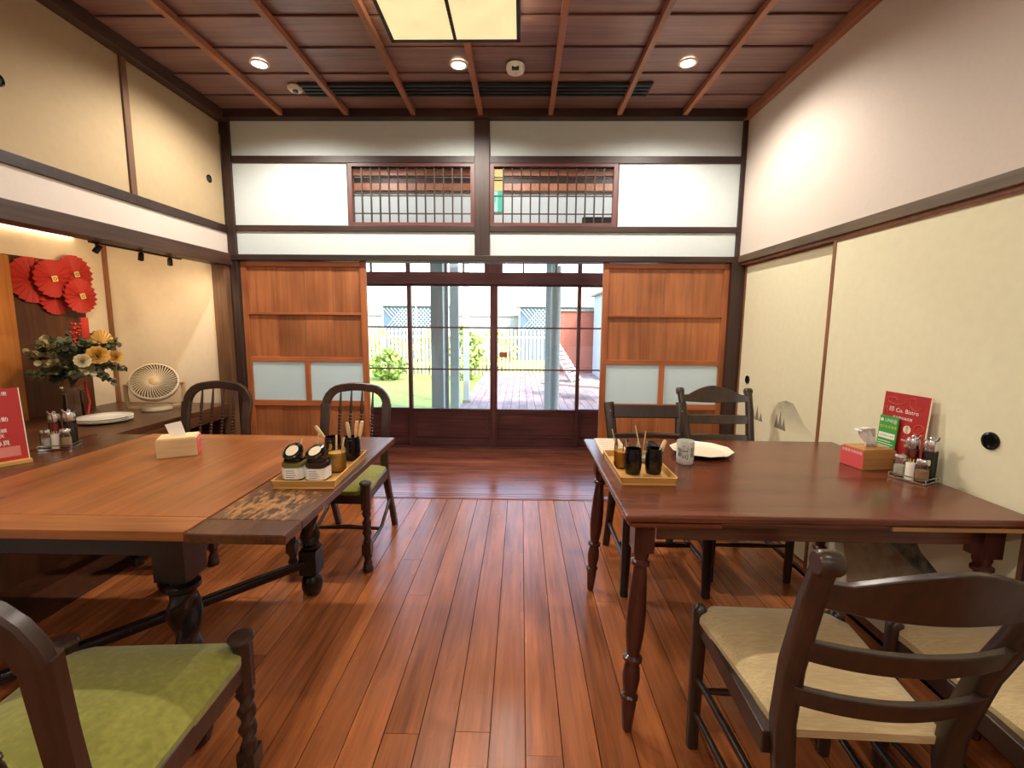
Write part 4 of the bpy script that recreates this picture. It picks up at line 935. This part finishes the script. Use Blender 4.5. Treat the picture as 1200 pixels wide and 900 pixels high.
# plates on the counter
def plate(label, loc):
    t = thing('white_plate', label, 'plate', loc, 0, 'stacked white plates on the counter')
    MB().lathe([(0,.004),(.075,.003),(.10,.006),(.134,.016),(.137,.0175),(.135,.0195),(.10,.0105),(.075,.0075),(0,.0075)], 40, cap=False).build('body', M_plate, t, 60); return t
plate('white round plate, bottom of the stack of three on the counter', (-2.53, 2.715, .740)); plate('white round plate, middle of the stack of three on the counter', (-2.527, 2.713, .7495)); plate('white round plate, topmost of the stack of three on the counter', (-2.531, 2.717, .759))

# desk fan
fn = thing('desk_fan', 'beige round desk fan tilted up on the counter by the cream wall', 'fan', (-2.515, 3.10, .7435), math.radians(34))
fn.scale = (.87,.87,.87)
M_fan = plain('beige_plastic', srgb(190,170,138), .4); M_fanb = plain('painted_shade_tan', srgb(120,98,66), .6); M_fand = plain('tan_plastic', srgb(184,152,106), .4)  # darkest tan paints the shade behind the fan grille
MB().lathe([(0,0),(.10,0),(.105,.01),(.10,.03),(.085,.038),(0,.04)], 36, cap=False).build('base', M_fan, fn, 40)
MB().lathe([(0,-.0008),(.085,-.0008),(.085,0),(0,0)], 36, cap=False).build('rubber_ring', M_black, fn)
for sx in (-1, 1):
    MB().bar([(sx*.085,0,.025),(sx*.165,0,.03),(sx*.178,0,.06),(sx*.182,0,.15),(sx*.18,0,.215)], [.03,.03,.03,.028,.03], [.018,.016,.014,.012,.014], up=(0,1,0)).build('arm', M_fand, fn, 50)
    MB().lathe([(0,-.012),(.02,-.012),(.02,.012),(0,.012)], 16, (sx*.172,0,.215), Matrix.Rotation(PI/2, 3, 'Y'), cap=False).build('pivot', M_fand, fn, 40)
RF = Matrix.Rotation(math.radians(55), 3, 'X'); CF = Vector((0,0,.218))      # head axis tilts up, faces -y
head = MB().lathe([(.156,.03),(.163,.026),(.165,.01),(.158,-.02),(.13,-.05),(.07,-.07),(0,-.075)], 40, CF, RF, cap=False)
head = head.build('housing', M_fan, fn, 50)
MB().lathe([(.150,.034),(.158,.032),(.158,.024),(.150,.026)], 40, CF, RF, cap=False).build('front_ring', M_fan, fn, 50)
g = MB()
for k in range(44):
    a = 2*PI*k/44; pts = []
    for q in range(5):
        rr = .035+(.153-.035)*q/4; aa = a+.32*q/4; pts.append(CF+RF@Vector((rr*math.cos(aa), rr*math.sin(aa), .032+.006*math.sin(PI*q/4))))
    g.tube(pts, .0032, 5)
go = g.build('grille', M_fan, fn, 60); go['kind'] = 'stuff'
MB().lathe([(0,.045),(.03,.042),(.037,.036),(.037,.028),(0,.026)], 28, CF, RF, cap=False).build('centre_cap', M_fand, fn, 40)
for k in range(5):
    a0 = 2*PI*k/5; vs = []
    for q in range(6):
        rr = .03+.1*q/5
        for s_ in (-1, 1): vs.append(CF+RF@Vector((rr*math.cos(a0+s_*.42), rr*math.sin(a0+s_*.42), -.005+s_*.014)))
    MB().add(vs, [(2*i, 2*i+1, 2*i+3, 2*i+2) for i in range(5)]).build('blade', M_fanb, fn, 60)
MB().lathe([(0,-.03),(.14,-.028),(.14,-.026),(0,-.028)], 36, CF, RF, cap=False).build('shade_disc', M_fanb, fn)  # dark backing disc standing in for shade inside the housing

# ------------------------------------------------------------------ red paper rosettes and flowers
def rosette(label, y, z, R_, xo, tilt=0, emblem=True):
    t = thing('paper_rosette', label, 'rosette', (AX+.038+xo, y, z), 0, 'red pleated paper rosettes on the brown board')
    n_ = 40; vs = [(.012, 0, 0)]; fs = []
    for k_ in range(n_):
        a = 2*PI*k_/n_+tilt; d = .010 if k_ % 2 else -.010; rr = R_
        vs.append((.012+.2*d, .018*math.cos(a), .018*math.sin(a))); vs.append((.010+d, rr*math.cos(a), rr*math.sin(a)))
    for k_ in range(n_):
        a = 1+2*k_; b = 1+2*((k_+1) % n_); fs += [(0, a, b), (a, a+1, b+1, b)]
    o = MB().add(vs, fs).build('pleated_disc', M_rosette, t); md = o.modifiers.new('thick', 'SOLIDIFY'); md.thickness = .001
    if emblem:
        q = .021; RR = Matrix.Rotation(.25, 3, 'X')
        MB().obox((.024,0,0), (.002,2*q*.85,2*q*.85), RR).build('gold_square', M_emb, t, label='gold square emblem')
        g_ = MB(); g_.tube([(.0262, .009*math.cos(a*PI/8), .009*math.sin(a*PI/8)) for a in range(17)], .0018, 5, up=(1,0,0)); g_.build('ring_mark', M_ink, t)
    return t
rosette('large red paper rosette at the top left, half hidden behind another', 2.85, 1.60, .140, .00, emblem=False)
rosette('red paper rosette with gold square at the upper right of the group', 3.105, 1.66, .125, .028)
rosette('red paper rosette with gold square, leftmost with an emblem', 2.925, 1.615, .118, .056, .05)
rosette('red paper rosette without emblem behind the lowest one', 2.98, 1.49, .10, .002, emblem=False)
rosette('brightest red paper rosette with gold square, lowest of the group', 3.07, 1.515, .112, .086, .02)
vz = thing('flower_arrangement', 'eucalyptus and gold rose arrangement in a glass vase in the alcove', 'flowers', (-2.74, 2.74, .742))
MB().lathe([(0,.004),(.045,.004),(.05,.02),(.045,.14),(.05,.2),(.054,.21)], 28, cap=False).build('glass_vase', M_jar, vz, 50)
M_leaf = plain('eucalyptus_leaf', srgb(78,84,58), .6, noise=.35, nscale=14); M_leaf2 = plain('pale_eucalyptus_leaf', srgb(150,142,104), .6, noise=.2, nscale=14); M_stem = plain('brown_stem', srgb(84,60,36), .7)
random.seed(11)
ga, gb, gs = MB(), MB(), MB()
cen = Vector((.02, .03, .36))
def leafat(g_, p, d, s_):
    d = d.normalized(); sd = d.cross(Vector((random.uniform(-1,1), random.uniform(-1,1), random.uniform(-.3,1)))).normalized(); nn = d.cross(sd)
    pr = [(0,0),(.2,.40),(.5,.52),(.85,.36),(1,0),(.85,-.36),(.5,-.52),(.2,-.40)]
    g_.add([p+d*(a*s_)+sd*(b*s_)+nn*(abs(b)*s_*.35) for a, b in pr], [(0,1,2,3,4),(0,4,5,6,7)])
for i in range(60):
    th = random.uniform(0, 2*PI); ph = random.uniform(-.75, 1.15)
    d = Vector((math.cos(th)*math.cos(ph)*.85, math.sin(th)*math.cos(ph)*1.0, math.sin(ph)*.78)); L_ = random.uniform(.13, .27)
    if d.x < 0: d.x *= .55
    p0 = Vector((0,0,.20)); p1 = cen+d*L_*.35; p2 = cen+d*L_
    gs.tube([p0, p0.lerp(p1, .6)+Vector((0,0,.03)), p1, p2], [.003,.0025,.002,.0012], 5)
    gg = gb if random.random() < .3 else ga
    for k_ in range(13):
        q = k_/12; p = p1.lerp(p2, q) if k_ > 2 else p0.lerp(p1, .75+.08*k_)
        for s_ in (-1, 1):
            dd = d.cross(Vector((random.uniform(-.5,.5), random.uniform(-.5,.5), 1)))*s_+d*.4+Vector([random.uniform(-.3,.3) for _ in range(3)])
            leafat(gg, p, dd, random.uniform(.036,.056)*(1-.3*q))
for nm, g_, m_ in (('leaves', ga, M_leaf), ('pale_leaves', gb, M_leaf2), ('stems', gs, M_stem)):
    o = g_.build(nm, m_, vz); o['kind'] = 'stuff'
def rose(c, r_, m_, lbl):
    g_ = MB(); c = Vector(c); RQ = Vector((0,0,1)).rotation_difference(Vector((.75,-.6,.45)).normalized()).to_matrix()
    for L_ in range(5):
        n_ = 3+L_*2
        for k_ in range(n_):
            a = 2*PI*k_/n_+L_*.7; rr = r_*(.15+.2*L_); tl = .12+.17*L_
            d = Vector((math.cos(a), math.sin(a), 0)); u_ = Vector((0,0,1)); sd = Vector((-d.y, d.x, 0)); w_ = r_*(.62+.12*L_)
            out = (d*math.sin(tl)+u_*math.cos(tl)); base = c+d*rr*.4
            g_.add([base-sd*w_*.3, base+sd*w_*.3, base+out*r_*.55+sd*w_*.6+d*rr*.3, base+out*r_*.85+d*rr*.45, base+out*r_*.55-sd*w_*.6+d*rr*.3], [(0,1,2,3,4)])
    g_.v = [tuple(c+RQ@(Vector(p)-c)) for p in g_.v]
    o = g_.build('rose', m_, vz, label=lbl); return o
ro = rose((.20,-.02,.40), .042, M_gold, 'gold rose'); rose((.20,.10,.385), .030, M_gold, 'small gold rose'); rose((.20,-.12,.375), .030, plain('ivory_petal', srgb(196,180,140), .6), 'ivory flower')
g = MB(); random.seed(5)
for i in range(34):
    c = Vector((.07+random.uniform(-.02,.02), -.01+random.uniform(-.035,.04), .47+random.uniform(-.02,.13))); g.lathe([(0,-.009),(.0065,-.006),(.009,0),(.0065,.006),(0,.009)], 8, c, cap=False)
g.build('red_berries', plain('red_berry', srgb(176,32,24), .25), vz, 60)
B('red_tassel', M_rosette, vz, .035, .04, .065, .115, .47, .63); MB().tube([(.06,.02,.012),(.07,.035,.12),(.055,.03,.24)], .006, 8).build('red_ribbon_stem', M_rosette, vz, 60)
vs = [(0,0,0)]; fs = []
for k_ in range(21):
    a = -.15+PI*1.05*k_/20; d = .004 if k_ % 2 else -.004; vs.append((d, .085*math.cos(a), .085*math.sin(a)))
o = MB().add([(.10+p[0], .13+p[1], .47+p[2]) for p in vs], [(0,k_,k_+1) for k_ in range(1,21)]).build('gold_fan', M_gold, vz, label='pleated gold paper fan'); md = o.modifiers.new('thick', 'SOLIDIFY'); md.thickness = .001

# ------------------------------------------------------------------ veranda: exit sign and a dark fixture
ex = thing('exit_sign', 'green and white exit sign hanging in the veranda behind the right lattice', 'sign', (-.24, 4.0, 2.28))
B('box', M_white, ex, -.08, .075, 0, .03, 0, .17)
B('green_face', glow('exit_green', srgb(20,214,178), .9), ex, .035, .073, -.002, 0, .004, .166)
B('white_face', glow('exit_white', srgb(190,255,240), .9), ex, -.078, .035, -.002, 0, .004, .166)
MB().add([(x_, -.003, z_) for x_, z_ in ((-.03,.05),(.0,.05),(.022,.09),(.022,.14),(.012,.14),(.012,.10),(-.01,.07),(-.03,.07))], [tuple(range(7,-1,-1))]).build('running_figure', MATS['exit_green'], ex)
B('hanger', M_black, ex, -.006, .006, .01, .02, .17, .68)
el = thing('wall_lantern', 'yellow glowing box lamp above the exit sign behind the lattice', 'lamp', (-.24, 4.04, 2.455))
B('shade', glow('lantern_glow', srgb(250,220,130), .95), el, -.08, .07, 0, .06, 0, .19)
B('band', M_black, el, -.082, .072, -.002, .0, .085, .095); B('hanger', M_black, el, -.006, .006, .02, .03, .19, .50)
bf = thing('wall_fixture', 'low black fitting seen through the lower right of the right lattice', 'fixture', (.72, 4.6, 2.31))
B('body', M_black, bf, -.14, .16, 0, .06, 0, .07, bevel=.006); B('bracket', M_black, bf, -.1, .12, .06, .37, .02, .04)

# ------------------------------------------------------------------ outdoors
M_deck = wood('deck_wood', srgb(128,112,112), srgb(160,142,140), 'y', rough=.7, vary=.08)
dk = B('outdoor_deck', M_gap, None, -1.0, 4.5, 5.1, 13.6, -.16, -.075, kind='structure')
x = -1.0
while x < 4.48: B('plank', M_deck, dk, x+.003, x+.137, 5.1, 13.6, -.075, -.05); x += .14
B('edge_board', M_deck, dk, -1.03, -1.0, 5.1, 13.6, -.2, -.045)
M_lawn = plain('lawn', srgb(128,150,78), .95, noise=.3, nscale=6, bump=.6)
B('lawn', M_lawn, None, -25, 25, 5.05, 45, -.26, -.17, kind='structure')
M_eave = plain('eave_board', srgb(150,120,96), .7)
ro_ = structure('roof'); B('roof_slab', M_eave, ro_, -4.2, 3.2, -3, 6.3, 3.06, 3.16); B('roof_slab', M_gap, ro_, -4.2, -3.1, -3, 5.0, 2.0, 3.06)
M_col = plain('painted_column', srgb(176,190,192), .5); M_colg = plain('grey_column', srgb(140,140,132), .6)
def column(label, x_, y_, w_, round_=False, mat=M_col):
    t = thing('veranda_column', label, 'column', (x_, y_, -.06), 0)
    (MB().lathe([(w_/2,.06),(w_/2,3.12)], 24) if round_ else MB().box(-w_/2,w_/2,-w_/2,w_/2,.06,3.12)).build('shaft', mat, t, 40)
    MB().box(-w_/2-.015,w_/2+.015,-w_/2-.015,w_/2+.015,0,.06).build('base', M_colg, t)
column('wide pale blue-grey column outside, leftmost through the glass', -1.085, 6.05, .155); column('narrow grey post right beside the wide pale column', -.995, 6.2, .045, mat=M_colg)
column('pale post outside, second column left of the door meeting', -1.0, 7.0, .125); column('slender pale post furthest back on the deck edge', -.97, 8.2, .10)
column('pale square column behind the round one on the deck', .37, 6.2, .09); column('thick round pale column on the deck at the right', .44, 5.95, .125, True)
M_picket = plain('bamboo_picket', srgb(214,196,150), .8, noise=.2, nscale=8)
fe = thing('picket_fence', 'pale bamboo picket fence along the far side of the garden', 'fence', (0, 13.8, -.2))
g = MB(); x = -11.0
random.seed(3)
while x < 1.1:
    g.box(x, x+.055, -.012, .012, 0, 1.40+random.uniform(-.03,.03)); x += .115
o = g.build('pickets', M_picket, fe); o['kind'] = 'stuff'
for z in (.35, 1.15): B('rail', M_picket, fe, -11, 1.15, .015, .05, z, z+.05)
for i in range(7): B('post', M_colg, fe, -10.5+i*1.9, -10.42+i*1.9, .02, .1, 0, 1.45)
M_rust = plain('rust_wall_paint', srgb(162,96,78), .8, noise=.06, nscale=3)
rw = structure('garden_wall_rust'); B('wall_slab', M_rust, rw, 1.15, 2.6, 13.7, 13.85, -.1, 1.75); B('wall_cap', M_colg, rw, 1.1, 2.65, 13.65, 13.9, 1.75, 1.80)
bl = thing('side_building', 'pale blue building side with tall window at the far right of the garden', 'building', (0, 0, 0))
B('wall', plain('pale_blue_wall', srgb(190,206,216), .8), bl, 2.1, 4.6, 11.8, 13.5, -.05, 2.15); B('window_frame', plain('blue_frame', srgb(104,134,164), .5), bl, 2.2, 2.75, 11.76, 11.8, .0, 1.95)
B('pane', plain('blue_dark_glass', srgb(84,112,140), .15), bl, 2.26, 2.69, 11.75, 11.76, .06, 1.88)
B('roof', M_colg, bl, 2.0, 4.7, 11.7, 13.6, 2.15, 2.2)
M_far = plain('far_grey_wall', srgb(164,172,168), .9, noise=.08, nscale=2)
fwl = structure('garden_wall_far'); B('wall_slab', M_far, fwl, -14, 9, 22, 22.2, -.2, 1.72); B('wall_cap', M_colg, fwl, -14, 9, 21.95, 22.25, 1.72, 1.78)
M_shed = plain('shed_blue_grey', srgb(88,110,130), .8); M_slat = plain('shed_lattice', srgb(170,186,192), .8)
def shed(label, x0, x1, y0, z1):
    t = thing('lattice_shed', label, 'shed', ((x0+x1)/2, y0, -.2)); W = (x1-x0)/2; H_ = z1+.2
    B('body', M_shed, t, -W, W, .06, 1.6, 0, H_); B('roof', M_colg, t, -W-.08, W+.08, -.05, 1.7, H_, H_+.06)
    g_ = MB(); xx = -W
    while xx < W:
        for sg in (1, -1):
            a, b = (xx, xx+1.0)[::sg]; ya, yb = H_-1.1, H_-.08
            xa, xb = xx, xx+sg*.9
            if -W <= xb <= W: g_.bar([(xa, .02+.012*sg, ya), (xb, .02+.012*sg, yb)], .03, .012, up=(0,1,0))
        xx += .16
    o = g_.build('lattice_slats', M_slat, t); o['kind'] = 'stuff'
    for a in (-W, 0, W-.06): B('frame_post', M_slat, t, a, a+.06, -.01, .05, 0, H_)
shed('grey-blue lattice shed beyond the fence, seen through the left glass doors', -6.0, -3.1, 20, 2.1); shed('grey-blue lattice shed beyond the fence, seen through the right glass doors', -.1, 3.2, 20, 2.1)
# shrubs
M_bush = plain('shrub_leaf', srgb(128,154,72), .7, noise=.35, nscale=5); M_bush2 = plain('yellow_shrub_leaf', srgb(186,176,92), .7, noise=.3, nscale=5)
def bush(label, x_, y_, r_, h_, m_, n_=420):
    t = thing('shrub', label, 'shrub', (x_, y_, -.18)); g_ = MB()
    for i in range(n_):
        a = random.uniform(0, 2*PI); q = random.random(); z = h_*random.random(); rr = r_*math.sin(PI*min(.95, max(.12, z/h_)))*math.sqrt(random.uniform(.3,1))
        leafat(g_, Vector((rr*math.cos(a), rr*math.sin(a), z)), Vector([random.uniform(-1,1) for _ in range(3)]), .11)
    o = g_.build('foliage', m_, t); o['kind'] = 'stuff'
    MB().tube([(0,0,0),(0,0,h_*.6)], .03, 6).build('stem', M_stem, t)
bush('bright green shrub in front of the fence, right of the posts', -1.55, 12.6, .6, 1.5, M_bush); bush('low green shrub at the left of the lawn', -3.6, 12.4, .5, .8, M_bush)
bush('yellow-green shrub behind the fence at left', -4.6, 15.2, .9, 1.3, M_bush2); bush('yellow shrub behind the fence at centre', -.9, 15.4, .9, 1.35, M_bush2)
bush('olive shrub behind the fence between the posts', -2.8, 15.0, .8, 1.4, M_bush2)
# reclining deck chair
M_teak = plain('weathered_teak', srgb(176,162,158), .7)
dc = thing('deck_lounger', 'slatted wooden lounger with raised back on the deck', 'lounger', (1.08, 8.9, -.05), math.radians(62))
for sx in (-1, 1):
    MB().bar([(sx*.28,-.7,.28),(sx*.28,.62,.28)], .04, .05).build('side_rail', M_teak, dc, 50)
    for yy in (-.6, .5): B('leg', M_teak, dc, sx*.28-.02, sx*.28+.02, yy-.025, yy+.025, 0, .26)
    MB().bar([(sx*.24,.0,.31),(sx*.24,.50,1.02)], .035, .04).build('back_rail', M_teak, dc, 50)
for i in range(7): B('slat', M_teak, dc, -.26, .26, -.66+i*.095, -.59+i*.095, .31, .325)
dd = Vector((0,.50,.71)).normalized(); Rb = Matrix.Rotation(math.atan2(.71,.50), 3, 'X')
for i in range(9): MB().obox(Vector((0,-.005,.345))+dd*(.04+i*.095), (.54,.07,.015), Rb).build('slat', M_teak, dc)
